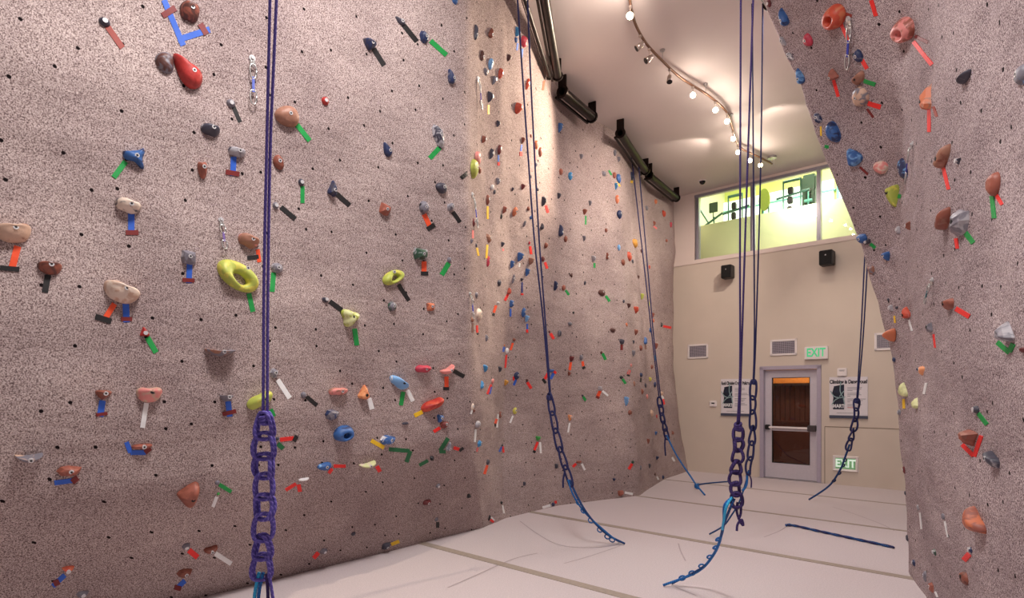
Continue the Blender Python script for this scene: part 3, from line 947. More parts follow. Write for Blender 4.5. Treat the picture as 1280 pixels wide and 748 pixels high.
# rope in front of the corner of the left wall
z2 = 6.05
rope('dark rope hanging before the left wall corner, blue tail touching the middle floor', None, R_NAVY,
     [[top(647, 0, 653.5, 100, 5.35), (647, 0, 5.45), (653.5, 100, 5.6), (660.5, 200, 5.75), (668, 300, 5.9), (679, 400, z2), (687, 492, z2)],
      [top(659.5, 0, 663.5, 100, 5.4), (659.5, 0, 5.5), (663.5, 100, 5.65), (668.5, 200, 5.8), (674, 300, 5.92), (681.5, 400, z2), (688, 492, z2)]],
     ([(687, 494, z2), (693, 530, z2), (701, 565, z2), (714, 606, z2)], 0.085, 5, 4), 0.0115, (686.5, 497, z2, 0.03), rs_=0.0085,
     tails=[([at(712, 600, z2), at(722, 622, z2), at(736, 645, 6.1), at(757, 667, 6.2), flr(781, 680, 0.012)], 0.011, R_DBLUE),
            ([at(710, 600, z2), at(716, 618, z2), at(727, 636, 6.1), at(740, 650, 6.12), at(768, 674, 6.2), flr(775, 677, 0.012)], 0.009, R_BLUE),
            (pxs([(706, 590, z2), (704, 600, z2), (704, 610, z2)]), 0.010, R_NAVY)], double=False)
def tail_loops(t, path, r, mat, n, size, side=-1):
    """small slipped loops of cord along a tail"""
    P = spline(path, 10); c0 = t.location; m = MB()
    for k in range(n):
        c = P[int((k + 0.7) / (n + 0.4) * (len(P) - 1))]
        d = (P[min(len(P) - 1, int((k + 0.7) / (n + 0.4) * (len(P) - 1)) + 2)] - c).normalized()
        q = d.cross(Vector((0, 1, 0))).normalized() * side
        m.tube([c + q * size * (0.5 - 0.6 * math.cos(a_ * math.pi / 6)) + d * size * 0.9 * math.sin(a_ * math.pi / 6) for a_ in range(12)], r, 6, closed=True)
    m.build('slip_loops', mat, t, True, M=Matrix.Translation(-c0))
tl = bpy.data.objects['climbing_rope.001']
tail_loops(tl, [at(722, 622, z2), at(736, 645, 6.1), at(757, 667, 6.2), at(770, 676, 6.24)], 0.007, R_BLUE, 6, 0.035)

# far left rope
z3 = 10.0
t3 = rope('far rope along the left wall ending in a blue tail tied on the floor', None, R_NAVY,
     [[top(791, 210, 806, 340, z3), (791, 210, z3), (806, 340, z3), (816, 430, z3), (824, 498, z3)],
      [top(799, 215, 810, 340, z3), (799, 215, z3), (810, 340, z3), (818, 430, z3), (826, 498, z3)]],
     ([(824, 498, z3), (828, 522, z3), (834, 548, z3)], 0.11, 5, 7), 0.016, rs_=0.010,
     tails=[([at(833, 544, z3), at(846, 570, 9.8), at(864, 597, 9.6), at(870, 606, 9.45), flr(881, 619, 0.012)], 0.013, R_BLUE),
            ([flr(869, 608, 0.02), flr(880, 605, 0.012), flr(913, 602, 0.012)], 0.012, R_DBLUE),
            (pxs([(832, 544, z3), (831, 556, z3), (832, 570, z3)]), 0.013, R_NAVY)], double=False)
m = MB(); knot(m, flr(871, 608, 0.05) , 0.012, 0.05, 5); m.build('tie_knot', R_BLUE, t3, True, M=Matrix.Translation(-t3.location))

# the two centre ropes
z4 = 3.9
t4 = rope('thick purple rope in the centre with a chunky chain of loops and bright blue tail', None, R_DPUR,
     [[top(926, 0, 925, 300, z4), (926, 0, z4), (925, 300, z4), (925, 460, z4), (921.5, 532, z4)],
      [top(941.5, 0, 933, 250, z4), (941.5, 0, z4), (933, 250, z4), (927, 440, z4), (924, 532, z4)]],
     ([(923, 536, z4), (922, 570, z4), (919, 600, z4), (922, 632, z4)], 0.092, 7, 9), 0.0100, (922.5, 534, z4, 0.03), rs_=0.0068,
     tails=[([at(916, 622, z4), at(906, 632, z4), at(905, 650, 4.0), at(902, 668, 4.2), at(893, 692, 4.5), at(872, 715, 4.75), flr(829, 732, 0.012)], 0.0105, R_BLUE),
            ([at(918, 624, z4), at(911, 640, z4), at(903, 662, 4.1), at(898, 682, 4.4), at(880, 708, 4.68), flr(840, 730, 0.012)], 0.008, R_DBLUE),
            ([at(915, 622, z4), at(908, 634, 3.88), at(905, 650, 3.98), at(903, 662, 4.1)], 0.009, R_CYAN),
            (pxs([(922, 628, z4), (921, 640, z4), (925, 652, z4), (929, 657, z4), (927, 650, z4), (922, 656, z4), (921, 664, z4)]), 0.0085, R_DPUR),
            (pxs([(926, 628, z4), (926, 642, z4), (923, 650, z4)]), 0.0085, R_DPUR)])
tail_loops(t4, [at(902, 668, 4.2), at(893, 692, 4.5), at(872, 715, 4.75), flr(845, 729, 0.03)], 0.007, R_BLUE, 6, 0.03, -1)
z5 = 6.2
t5 = rope('thinner dark rope just right of the thick centre one, its cord crossing towards the left', None, R_NAVY,
     [[top(940, 0, 942.5, 300, z5), (940, 0, z5), (942.5, 300, z5), (943, 420, z5), (941.5, 478, z5)],
      [top(953.5, 0, 951, 200, z5), (953.5, 0, z5), (951, 200, z5), (945.5, 400, z5), (942.5, 478, z5)]],
     ([(942, 478, z5), (940.5, 510, z5), (941, 535, z5), (938.5, 565, z5), (935, 592, z5)], 0.088, 6, 12), 0.0118, (942, 478, z5, 0.025), rs_=0.0085,
     tails=[([at(936, 588, z5), at(932, 604, 6.2), at(924, 628, 6.2), at(914, 645, 6.25), at(904, 658, 6.35), flr(887, 668, 0.012)], 0.009, R_DBLUE),
            ([at(934, 590, z5), at(933, 606, 6.2), at(928, 614, 6.2)], 0.014, R_BLUE),
            (pxs([(935, 590, z5), (939, 600, z5), (939, 610, z5)]), 0.008, R_DPUR)], double=False)

# right rope
z6 = 8.0
t6 = rope('dark rope hanging beside the right climbing wall in front of the warning poster', None, R_NAVY,
     [[top(1082, 300, 1076, 420, z6), (1082, 300, z6), (1076, 420, z6), (1071, 500, z6)],
      [top(1086, 300, 1079, 420, z6), (1086, 300, z6), (1079, 420, z6), (1072, 500, z6)]],
     ([(1071, 500, z6), (1069, 525, z6), (1064, 548, z6), (1060, 562, z6)], 0.10, 5, 15), 0.013, (1071, 502, z6, 0.03), rs_=0.009,
     tails=[([at(1062, 556, z6), at(1056, 573, 8.1), at(1050, 588, 8.3), at(1036, 608, 8.6), flr(1011, 625, 0.014)], 0.013, R_DBLUE)], double=False)
tail_loops(t6, [at(1056, 573, 8.1), at(1050, 588, 8.3), at(1036, 608, 8.6)], 0.009, R_NAVY, 4, 0.035, 1)
# rope on the floor
pts = [flr(982, 656.5, 0.02), flr(993, 657, 0.02), flr(1020, 663, 0.02), flr(1050, 669.5, 0.02), flr(1085, 677, 0.02), flr(1117, 684, 0.02)]
t7 = empty('climbing_rope', pts[3]); tag(t7, 'short dark blue rope piece lying on the pale floor mat at right', 'climbing rope')
P = spline(pts, 10)
for k, (mt, ph) in enumerate(((R_NAVY, 0), (R_DBLUE, math.pi))):
    MB().tube([p + Vector((math.sin(i * 0.7 + ph) * 0.003, math.cos(i * 0.7 + ph) * 0.012, 0.004 * math.sin(i * 0.7 + ph) - 0.004)) for i, p in enumerate(P)], 0.011, 8).build('cord', mt, t7, True, M=Matrix.Translation(-pts[3]))
MB().tube([P[0] + Vector((0.0, 0, 0)), P[0] + Vector((.05, .04, 0)), P[6] + Vector((0.02, .05, 0)), P[8]], 0.008, 6).build('end_loop', R_BLUE, t7, True, M=Matrix.Translation(-pts[3]))
# ------------------------------------------------------------------ climbing holds, tape strips, quickdraws
HC = {'red': (180, 48, 44), 'redorange': (200, 78, 54), 'orange': (206, 118, 82), 'peach': (238, 160, 110), 'brown': (140, 78, 62), 'tanbrown': (160, 112, 92),
      'rust': (158, 90, 74), 'maroon': (112, 44, 46), 'darkbrown': (92, 56, 50), 'crimson': (194, 58, 80), 'pink': (222, 140, 134), 'beige': (206, 172, 150),
      'cream': (226, 206, 190), 'white': (230, 226, 226), 'lime': (178, 188, 84), 'yellow': (214, 206, 92), 'paleyellow': (216, 218, 160), 'gold': (210, 150, 60),
      'green': (64, 160, 72), 'darkgreen': (48, 78, 62), 'blue': (52, 96, 158), 'navy': (36, 48, 88), 'sky': (120, 170, 220), 'cyan': (58, 140, 196),
      'grey': (122, 118, 128), 'darkgrey': (66, 64, 78), 'lightgrey': (172, 168, 174), 'black': (34, 32, 38)}
CN = {'redorange': 'red-orange', 'tanbrown': 'tan brown', 'darkbrown': 'dark brown', 'paleyellow': 'pale yellow', 'gold': 'golden orange',
      'darkgreen': 'dark green', 'sky': 'light blue', 'cyan': 'bright blue', 'lightgrey': 'light grey', 'darkgrey': 'dark grey', 'navy': 'navy blue', 'lime': 'lime green', 'rust': 'rusty brown'}
TC = {'k': ('black', (26, 24, 26)), 'g': ('green', (22, 152, 70)), 'b': ('blue', (44, 96, 200)), 'r': ('red', (236, 44, 40)), 'o': ('orange', (240, 84, 44)),
      'm': ('maroon', (120, 34, 34)), 'w': ('white', (232, 232, 232)), 'y': ('yellow', (240, 196, 40)), 'd': ('dull red', (150, 56, 44)), 'G': ('dark green', (24, 104, 60)), 'p': ('pink', (236, 120, 120)), 'n': ('navy', (50, 60, 130)), 's': ('light blue', (90, 130, 220)),
      't': ('brown', (126, 86, 78))}
# outlines in a unit box, x right, y up; (points, depth factor, apex, smooth)
def circ(n=14, f=lambda a: 1.0): return [(math.cos(2 * math.pi * k / n) * f(2 * math.pi * k / n), math.sin(2 * math.pi * k / n) * f(2 * math.pi * k / n)) for k in range(n)]
SH = {
 'round': (circ(), 0.75, (0, 0.05), True),
 'oval': (circ(14, lambda a: 1 - 0.06 * math.cos(3 * a)), 0.65, (0, 0.2), True),
 'tear': ([(-1, .75), (-.6, .72), (-.1, .55), (.4, .5), (.85, .2), (1, -.3), (.75, -.8), (.3, -1), (-.2, -.8), (-.6, -.3), (-.9, .3)], 0.6, (.25, .0), True),
 'drop': ([(0, 1), (.35, .6), (.7, .1), (.95, -.4), (.8, -.85), (.3, -1), (-.3, -1), (-.8, -.85), (-.95, -.4), (-.6, .15), (-.3, .65)], 0.8, (0, -.35), True),
 'down': ([(-.95, .75), (-.5, 1), (.1, .95), (.7, .9), (1, .55), (.8, 0), (.4, -.6), (0, -1), (-.35, -.7), (-.7, -.1)], 0.95, (.0, .35), True),
 'tri': ([(-1, .7), (-.3, 1), (.6, .85), (1, .6), (.5, -.2), (.1, -1), (-.3, -.6), (-.7, .1)], 0.9, (0, .3), False),
 'peak': ([(-.1, 1), (.2, .95), (.6, .2), (1, -.7), (.7, -1), (-.2, -.9), (-.9, -.8), (-1, -.5), (-.5, .3)], 0.9, (0, -.3), False),
 'crimp': ([(-1, .9), (-.5, .55), (0, .5), (.5, .6), (1, .8), (.7, -.2), (.3, -.9), (-.2, -1), (-.6, -.4)], 1.5, (0, .35), True),
 'ledge': ([(-1, .6), (-.6, .95), (0, .8), (.6, 1), (1, .7), (.95, 0), (.6, -.8), (0, -1), (-.6, -.8), (-.95, -.1)], 0.9, (0, .45), True),
 'bean': ([(-1, -.1), (-.85, .5), (-.4, .8), (.2, .7), (.7, .8), (1, .4), (.9, -.3), (.4, -.85), (-.2, -.7), (-.7, -.75)], 0.8, (.1, .25), True),
 'star': ([(-1, .25), (-.5, .35), (-.1, .5), (.5, .7), (.85, 1), (1, .6), (.8, .1), (.8, -.4), (1, -.9), (.6, -.95), (.1, -.45), (-.4, -.5), (-.9, -.35)], 0.6, (.15, .05), True),
 'cup': (circ(16, lambda a: 1 + 0.08 * math.sin(2 * a + 1)), 0.8, (.1, -.1), True),
 'rock': ([(-1, .1), (-.7, .8), (-.1, 1), (.5, .7), (1, .5), (.9, -.2), (.6, -.9), (0, -1), (-.6, -.8)], 0.7, (.1, .2), False),
 'lobes': (circ(20, lambda a: 0.8 + 0.2 * math.sin(3 * a + .6)), 0.8, (-.05, .05), True),
 'block': ([(-1, .9), (-.2, 1), (.9, .95), (1, .2), (.95, -.8), (.3, -1), (-.8, -.95), (-1, -.1)], 0.8, (0, .2), False),
 'ring': (circ(20, lambda a: 1 + 0.05 * math.cos(2 * a)), 0.5, (0, 0), True),
 'horn': ([(-1, -.5), (-.6, -.2), (-.1, .0), (.35, .5), (.8, 1), (1, .8), (.9, .1), (.6, -.5), (.1, -1), (-.5, -.95)], 0.85, (.2, -.1), True),
}
SHN = {'round': 'round', 'oval': 'oval', 'tear': 'teardrop', 'drop': 'drop-shaped', 'down': 'tapered', 'tri': 'faceted', 'peak': 'pointed', 'crimp': 'thin crescent', 'ledge': 'ledge', 'bean': 'rounded',
       'star': 'horned', 'cup': 'pocketed', 'rock': 'rocky', 'lobes': 'lobed', 'block': 'blocky', 'ring': 'open ring', 'horn': 'hooked'}

def hold_mesh(shape, hw, hh, depth, rot, seed):
    pts, _, ap, smooth = SH[shape]
    rnd = random.Random(seed)
    base = []
    if smooth:   # densify the outline
        base = [(p.x, p.y) for p in spline([Vector((x, y, 0)) for x, y in pts], 2, closed=True)]
    else:
        base = [(x * rnd.uniform(.92, 1.06), y * rnd.uniform(.92, 1.06)) for x, y in pts]
    n = len(base); vs = []; fs = []
    cr, sr = math.cos(rot), math.sin(rot)
    def put(x, y, z):
        X = x * hw; Y = y * hh
        vs.append(Vector((X * cr - Y * sr, X * sr + Y * cr, z)))
    ring = shape == 'ring'
    if ring:
        prof = [(0.0, -0.12), (0.0, 0.1), (0.03, 0.5), (0.12, 0.85), (0.28, 1.0), (0.45, 0.95), (0.56, 0.78), (0.63, 0.4), (0.66, 0.0), (0.66, -0.2)]
    elif smooth:
        prof = [(0.0, -0.12), (0.0, 0.0), (0.04, 0.28), (0.12, 0.52), (0.26, 0.76), (0.45, 0.92), (0.68, 1.0), (0.88, 1.0)]
    else:
        prof = [(0.0, -0.12), (0.03, 0.15), (0.30, 0.72), (0.66, 1.0)]
    if shape == 'cup':
        prof = [(0.0, -0.12), (0.0, 0.0), (0.05, 0.35), (0.16, 0.68), (0.32, 0.92), (0.52, 1.0), (0.64, 0.92), (0.68, 0.6), (0.71, 0.4), (0.85, 0.32)]
    for k, (t, h) in enumerate(prof):
        for i, (x, y) in enumerate(base):
            ax, ay = ap
            if ring:
                px, py = x * (1 - t) + 0.18 * t, y * (1 - t) - 0.22 * t
                hm = 1 + 0.25 * math.sin(math.atan2(y, x) * 2 + seed)
            else:
                px, py = x + (ax - x) * t, y + (ay - y) * t
                hm = 1.0 + (0.12 if smooth else 0.22) * noise.noise(Vector((px * 1.7 + seed * 3.1, py * 1.7, k * .4)))
                if shape in ('ledge', 'crimp', 'bean', 'down') : hm *= 1.0 + 0.28 * py   # thicker lip on top
            put(px, py, h * depth * hm)
    for k in range(len(prof) - 1):
        for i in range(n):
            a = k * n + i; b = k * n + (i + 1) % n
            fs.append((a, b, b + n, a + n))
    if not ring:
        L = (len(prof) - 1) * n
        vs.append(sum((vs[L + i] for i in range(n)), Vector()) / n)
        for i in range(n):
            fs.append((L + i, L + (i + 1) % n, len(vs) - 1))
        apex = vs[-1]
    else:
        apex = Vector((hw * 0.1, hh * .78, depth * 0.95))
        apex = Vector((apex.x * cr - apex.y * sr, apex.x * sr + apex.y * cr, apex.z))
    # a flat base so the solid is closed
    if not ring:
        fs.append(tuple(range(n - 1, -1, -1)))
    return vs, fs, apex, smooth

BOLT = plain('bolt_painted_shine', (214, 212, 214), 0.35, 0.25, var=0.02)  # pale grey puts the shine of the bolt head into the colour
HOLE = plain('bolt_recess', (30, 26, 28), 0.7)
def cast(x, y):
    d = ray(x, y)
    best = None
    for nm, tree in (('L', BL), ('R', BR)):
        h = tree.ray_cast(EYE, d)
        if h[0] is not None and (best is None or h[3] < best[3]):
            best = (h[0], h[1], nm, h[3])
    if best is None: return None
    n = best[1].normalized()
    if n.dot(d) > 0: n = -n
    return best[0], n, best[2]
def soft_cast(x, y, r=3):
    c = cast(x, y)
    if not c: return None
    n = c[1].copy()
    for dx, dy in ((r, 0), (-r, 0), (0, r), (0, -r)):
        k = cast(x + dx, y + dy)
        if k and k[2] == c[2] and (k[0] - c[0]).length < 0.5: n += k[1]
    return c[0], n.normalized(), c[2]

REC = []   # records for labels
def H(x, y, w, h, shape, c, rot=0, c2=None, amt=0.5, bolt=None, name=None):
    x_ = x
    hit = soft_cast(x, y)
    while not hit and x_ - x < 14:
        x_ += 2
        hit = soft_cast(x_, y)
    if not hit:
        print('MISS hold', x, y); return
    x = x_
    P, n, side = hit
    d = ray(x, y).normalized()
    z = P.y
    mpp = z / F
    cosv = max(0.30, -n.dot(d)); sinv = math.sqrt(1 - cosv * cosv)
    # tangent frame
    up = Vector((0, 0, 1)); up = (up - n * up.dot(n)).normalized(); right = up.cross(n)
    nh = Vector((n.x, n.y, 0)).normalized(); dh = Vector((d.x, d.y, 0)).normalized()
    ch = max(0.25, -nh.dot(dh)); sh_ = math.sqrt(1 - ch * ch)
    df = SH[shape][1] * 0.62
    a0 = math.radians(rot)
    wv, hv = w * mpp, h * mpp
    sz = math.sqrt(wv * hv)
    depth = df * min(sz, 0.20)
    W_ = (wv - depth * sh_ * 0.75) / ch
    W_ = max(wv * 0.55, min(W_, max(wv, hv) * 1.45))
    Hh = hv
    if abs(math.cos(a0)) < 0.7: pass
    q = P - d * (depth * 0.42 / cosv)
    base = q - n * depth * 0.42
    Mx = Matrix((right, up, n)).transposed().to_4x4(); Mx.translation = base
    vs, fs, apex, smooth = hold_mesh(shape, W_ / 2, Hh / 2, depth, a0, int(x * 7 + y))
    big = max(w, h) >= 8
    nm = name or 'climbing_hold'
    mt = hold_mat(c, c2, amt)
    t = mesh_obj(nm, vs, fs, mt, None, smooth)
    t.matrix_world = Mx
    if smooth and big:
        sm = t.modifiers.new('smooth', 'SUBSURF'); sm.levels = 1; sm.render_levels = 1
    if (bolt or (bolt is None and max(w, h) >= 9)):
        r = 0.013
        zz = apex.z * (0.97 if smooth else 0.99) + 0.003
        if shape == 'cup': zz = apex.z + 0.002
        b = MB().tube([(apex.x, apex.y, zz - 0.012), (apex.x, apex.y, zz)], r, 10)
        bo = b.build('bolt', HOLE if bolt == 'dark' else BOLT, t)
        if bolt != 'dark' and max(w, h) * z > 55:
            MB().tube([(apex.x, apex.y, zz - 0.003), (apex.x, apex.y, zz + 0.0012)], r * 0.5, 6).build('hex_socket', HOLE, bo)
    REC.append(dict(o=t, x=x, y=y, w=w, h=h, c=CN.get(c, c), c2=CN.get(c2, c2), s=SHN[shape], side=side, z=z, kind='hold', tape=None))
    return t

def strip_mesh(mb, x0, y0, x1, y1, wpx, lift=0.003):
    L = math.hypot(x1 - x0, y1 - y0)
    n = max(2, int(L / 3) + 1)
    dx, dy = (x1 - x0) / L, (y1 - y0) / L
    px, py = -dy * wpx / 2, dx * wpx / 2
    ctr = cast((x0 + x1) / 2, (y0 + y1) / 2)
    vs = []; ok = True
    C = []
    for i in range(n + 1):
        t = i / n
        cx, cy = x0 + (x1 - x0) * t, y0 + (y1 - y0) * t
        row = []
        for s in (-1, 1):
            c = cast(cx + px * s, cy + py * s)
            if not c or (ctr and (c[0] - ctr[0]).length > 0.6): return None
            row.append(c)
        for top_ in (0, 1):
            for c in row:
                vs.append(c[0] + c[1] * (lift if top_ else -0.002))
        C.append(row[0][0])
    fs = []
    for i in range(n):
        a = i * 4; b = a + 4
        fs += [(a + 2, a + 3, b + 3, b + 2), (a, b, b + 1, a + 1), (a, a + 2, b + 2, b), (a + 1, b + 1, b + 3, a + 3)]
    fs += [(0, 1, 3, 2), (n * 4, n * 4 + 2, n * 4 + 3, n * 4 + 1)]
    mb.add(vs, fs, [(0, 0)] * len(vs))
    return C[0]
def T(x0, y0, x1, y1, c, w=6, band=None):
    """tape strip from the hold outward; band = (x0,y0,x1,y1,colour,width) of a crossing piece"""
    mb = MB()
    o0 = strip_mesh(mb, x0, y0, x1, y1, w)
    if o0 is None:
        print('MISS tape', x0, y0); return
    cn, rgb = TC[c]
    mt = plain('tape_' + cn.replace(' ', '_'), rgb, 0.6, var=0.04)
    t = mb.build('tape_strip', mt, None, M=Matrix.Translation(-o0)); t.location = o0
    bc = None
    if band:
        m2 = MB(); bb = strip_mesh(m2, *band[:4], band[5] if len(band) > 5 else 5, 0.005)
        if bb is not None:
            bc = TC[band[4]][0]
            bo = m2.build('crossing_band', plain('tape_' + bc.replace(' ', '_'), TC[band[4]][1], 0.6, var=0.04), t, M=Matrix.Translation(-o0))
            bo['label'] = bc + ' tape band across the end'
    c_ = cast(x0, y0) or cast((x0 + x1) / 2, (y0 + y1) / 2)
    REC.append(dict(o=t, x=(x0 + x1) / 2, y=(y0 + y1) / 2, x0=x0, y0=y0, x1=x1, y1=y1, c=cn, band=bc, side=c_[2], z=c_[0].y, kind='tape', len=math.hypot(x1 - x0, y1 - y0)))
    return t

# --- near left wall
H(131,27,13,11,'round','darkgrey',c2='lightgrey',amt=.62); T(134,33,153,60,'d',7)
H(238,14,24,28,'bean','rust',c2='darkbrown',amt=.45); T(205,0,229,57,'b',7,(203,20,219,10,'m',8)); T(222,50,262,37,'b',8,(250,30,258,43,'m',7))
H(207,77,22,26,'oval','darkbrown',c2='grey',amt=.5,bolt=False)
H(236,88,38,38,'tear','red',-8)
H(289,129,11,10,'round','grey'); T(291,132,300,153,'k',5)
H(264,162,24,17,'bean','darkgrey',c2='lightgrey',amt=.62)
H(361,145,32,25,'oval','tanbrown',15); T(371,156,387,176,'g',6)
H(407,126,10,10,'round','red')
H(297,190,22,14,'bean','lightgrey',c2='darkgrey',amt=.55); T(292,196,291,220,'b',7,(282,215,299,218,'m',6))
H(349,203,14,18,'oval','brown',20)
H(254,213,12,21,'ledge','rust',10)
H(377,228,8,9,'round','darkgrey'); T(378,233,378,254,'g',5)
H(345,257,8,9,'round','grey'); T(351,259,369,274,'k',6)
H(168,195,25,27,'star','blue',0,c2='navy',amt=.56); T(157,202,142,222,'g',7)
H(161,257,29,22,'bean','cream',-12,c2='darkgrey',amt=.56); T(164,267,164,294,'b',8,(157,291,173,291,'m',6))
H(18,291,40,24,'ledge','beige',10,c2='tanbrown',amt=.6); T(22,308,15,335,'o',9,(0,335,24,337,'k',6))
H(63,335,26,16,'ledge','brown',0,c2='darkbrown',amt=.5); T(60,344,56,366,'k',8)
H(153,366,42,24,'ledge','cream',-20,c2='beige',amt=.5); T(143,380,131,399,'o',7,(119,396,139,402,'k',7)); T(157,378,158,403,'b',8,(151,399,165,399,'m',5))
H(312,301,27,20,'bean','tanbrown',-15,c2='pink',amt=.6); T(322,312,324,328,'o',5,(309,323,323,321,'k',5))
H(299,345,50,34,'ring','lime',-28,c2='yellow',amt=.55); T(311,367,316,390,'g',6)
H(237,322,18,17,'block','grey',0,c2='lightgrey',amt=.55); T(237,330,236,354,'b',7,(228,350,243,351,'m',5))
H(347,335,16,13,'round','grey',c2='lightgrey',amt=.5); T(342,341,340,365,'g',6)
H(181,415,12,12,'peak','red',10); T(184,422,195,441,'g',7)
H(277,441,40,10,'crimp','grey',2,c2='tanbrown',amt=.5)
H(130,494,20,12,'down','brown'); T(128,501,125,521,'b',8,(120,519,134,517,'m',4))
H(188,494,30,20,'ledge','pink',0,c2='beige',amt=.5,bolt='dark'); T(183,504,178,535,'w',6)
H(284,498,18,9,'crimp','grey'); T(285,502,287,521,'b',7,(278,518,295,514,'m',5))
H(343,467,12,13,'rock','grey',0,c2='lightgrey',amt=.5); T(347,475,362,498,'w',6)
H(380,494,8,8,'round','grey'); T(383,496,396,507,'k',5)
H(327,501,36,20,'bean','lime',25,c2='yellow',amt=.6,bolt='dark'); T(338,512,342,521,'g',6)
H(347,549,5,5,'rock','darkgrey'); T(350,550,367,548,'r',5,(367,552,371,545,'k',5)); T(347,555,354,561,'G',6)
H(178,559,24,8,'bean','rust',0,c2='brown',amt=.5); T(158,553,163,566,'b',6); T(163,566,182,566,'b',6,(181,566,188,560,'m',6))
H(37,574,31,11,'crimp','grey',2,c2='beige',amt=.55)
H(87,590,26,15,'rock','rust',0,c2='brown',amt=.5); T(90,601,68,604,'b',6,(90,603,97,597,'m',7))
H(235,621,40,24,'drop','brown',80,c2='rust',amt=.55,bolt='dark')
H(272,604,6,6,'round','grey'); T(274,606,289,615,'g',5)
H(273,618,4,4,'round','green'); T(271,621,266,634,'w',4)
H(85,714,14,12,'tri','redorange',0,c2='orange',amt=.5); T(81,719,66,733,'b',6,(67,730,74,727,'m',7))
H(103,744,14,10,'rock','grey')
H(233,684,10,10,'round','grey'); T(236,688,247,697,'r',7)
H(264,689,17,11,'ledge','brown',10); T(269,692,289,705,'w',6)
H(231,718,19,14,'rock','brown'); T(231,726,222,735,'b',6,(218,734,226,736,'m',6))
H(501,26,14,9,'tear','darkgrey'); T(504,31,521,52,'k',6)
H(463,56,19,12,'down','navy',0,c2='darkgrey',amt=.5); T(467,61,480,82,'k',6)
H(531,46,14,14,'rock','navy'); T(538,51,558,69,'g',6)
H(565,96,14,16,'tear','navy',-20,c2='grey',amt=.55)
H(549,170,15,30,'rock','darkgrey',25,c2='lightgrey',amt=.5); T(551,183,537,198,'g',6)
H(485,187,15,16,'tear','navy',-15)
H(417,235,14,20,'peak','darkgrey',0,c2='navy',amt=.5); T(420,242,437,257,'k',6)
H(482,262,16,14,'block','rust',-15)
H(531,259,14,15,'round','grey',0,c2='black',amt=.56); T(530,268,538,285,'o',6,(534,287,543,281,'k',6))
H(553,235,16,13,'oval','darkgrey',0)
H(564,259,10,11,'bean','grey',30,c2='lightgrey',amt=.5); T(566,265,575,278,'k',5)
H(527,318,20,15,'block','darkgreen',0,c2='lightgrey',amt=.56); T(530,327,530,343,'o',6,(526,342,535,342,'k',5))
H(562,325,6,7,'round','grey'); T(561,329,552,344,'g',6)
H(492,347,28,17,'ring','lime',28,c2='yellow',amt=.55); T(498,356,511,376,'k',5)
H(407,375,9,7,'bean','darkgrey',-15); T(412,377,427,388,'k',6)
H(439,397,28,25,'lobes','paleyellow',0,c2='lime',amt=.5,bolt='dark'); T(443,411,446,432,'g',6)
H(491,383,12,12,'round','grey',0,c2='darkgreen',amt=.5)
H(539,384,12,10,'block','orange',0,c2='rust',amt=.5)
H(530,462,22,12,'bean','crimson',0)
H(560,462,20,13,'horn','pink',0,c2='crimson',amt=.6); T(558,471,558,485,'o',5,(554,486,561,486,'k',4)); T(567,464,580,471,'k',5)
H(424,490,26,12,'bean','pink',0,c2='tanbrown',amt=.5)
H(456,491,17,19,'peak','peach',0,c2='orange',amt=.5,bolt='dark'); T(461,498,465,512,'w',6)
H(500,479,28,14,'bean','sky',-28,c2='white',amt=.62,bolt='dark'); T(504,490,501,507,'g',5); T(509,488,516,502,'w',5)
H(542,507,33,16,'bean','redorange',18,c2='red',amt=.5,bolt=False); T(528,515,518,520,'y',5)
H(416,519,20,14,'rock','grey',0,c2='navy',amt=.5,bolt=False)
H(431,543,26,22,'cup','blue',0,c2='navy',amt=.6,bolt='dark')
H(551,523,11,12,'lobes','blue',0)
H(507,530,9,4,'bean','darkgrey',0,bolt=False)
H(556,532,12,9,'ledge','maroon',0,c2='rust',amt=.5); T(550,535,542,540,'r',4)
H(486,551,22,13,'rock','blue',0,c2='white',amt=.55); T(480,560,464,551,'y',5)
T(486,562,512,564,'G',5); T(513,564,508,578,'G',5)
H(562,559,8,13,'drop','grey',0,c2='lightgrey',amt=.5); T(560,548,550,564,'G',5); T(549,565,557,565,'G',4); T(567,560,574,562,'r',4,(574,564,579,560,'k',3))
H(540,574,7,7,'tri','black'); T(535,576,524,582,'G',4)
H(407,584,19,11,'oval','blue',0,c2='sky',amt=.6); T(417,583,432,583,'r',4); T(415,586,411,592,'r',4)
H(460,581,23,10,'horn','paleyellow',-8,c2='cream',amt=.5); T(471,583,475,590,'r',5)
H(380,600,14,5,'bean','white',5,bolt=False); T(370,605,357,613,'r',4); T(373,606,375,615,'r',5)
H(548,608,6,6,'round','grey',0,bolt=True)
H(534,629,11,9,'bean','maroon')
H(546,650,5,6,'round','grey'); T(547,653,547,660,'k',4)
H(586,621,7,6,'tri','black',-20)
H(442,668,6,6,'round','darkgrey')
H(483,684,11,10,'block','darkgrey'); T(489,681,499,677,'y',4)
H(405,690,10,9,'rock','grey'); T(398,691,392,698,'r',5)
H(569,1,9,7,'rock','blue',0,bolt=False)
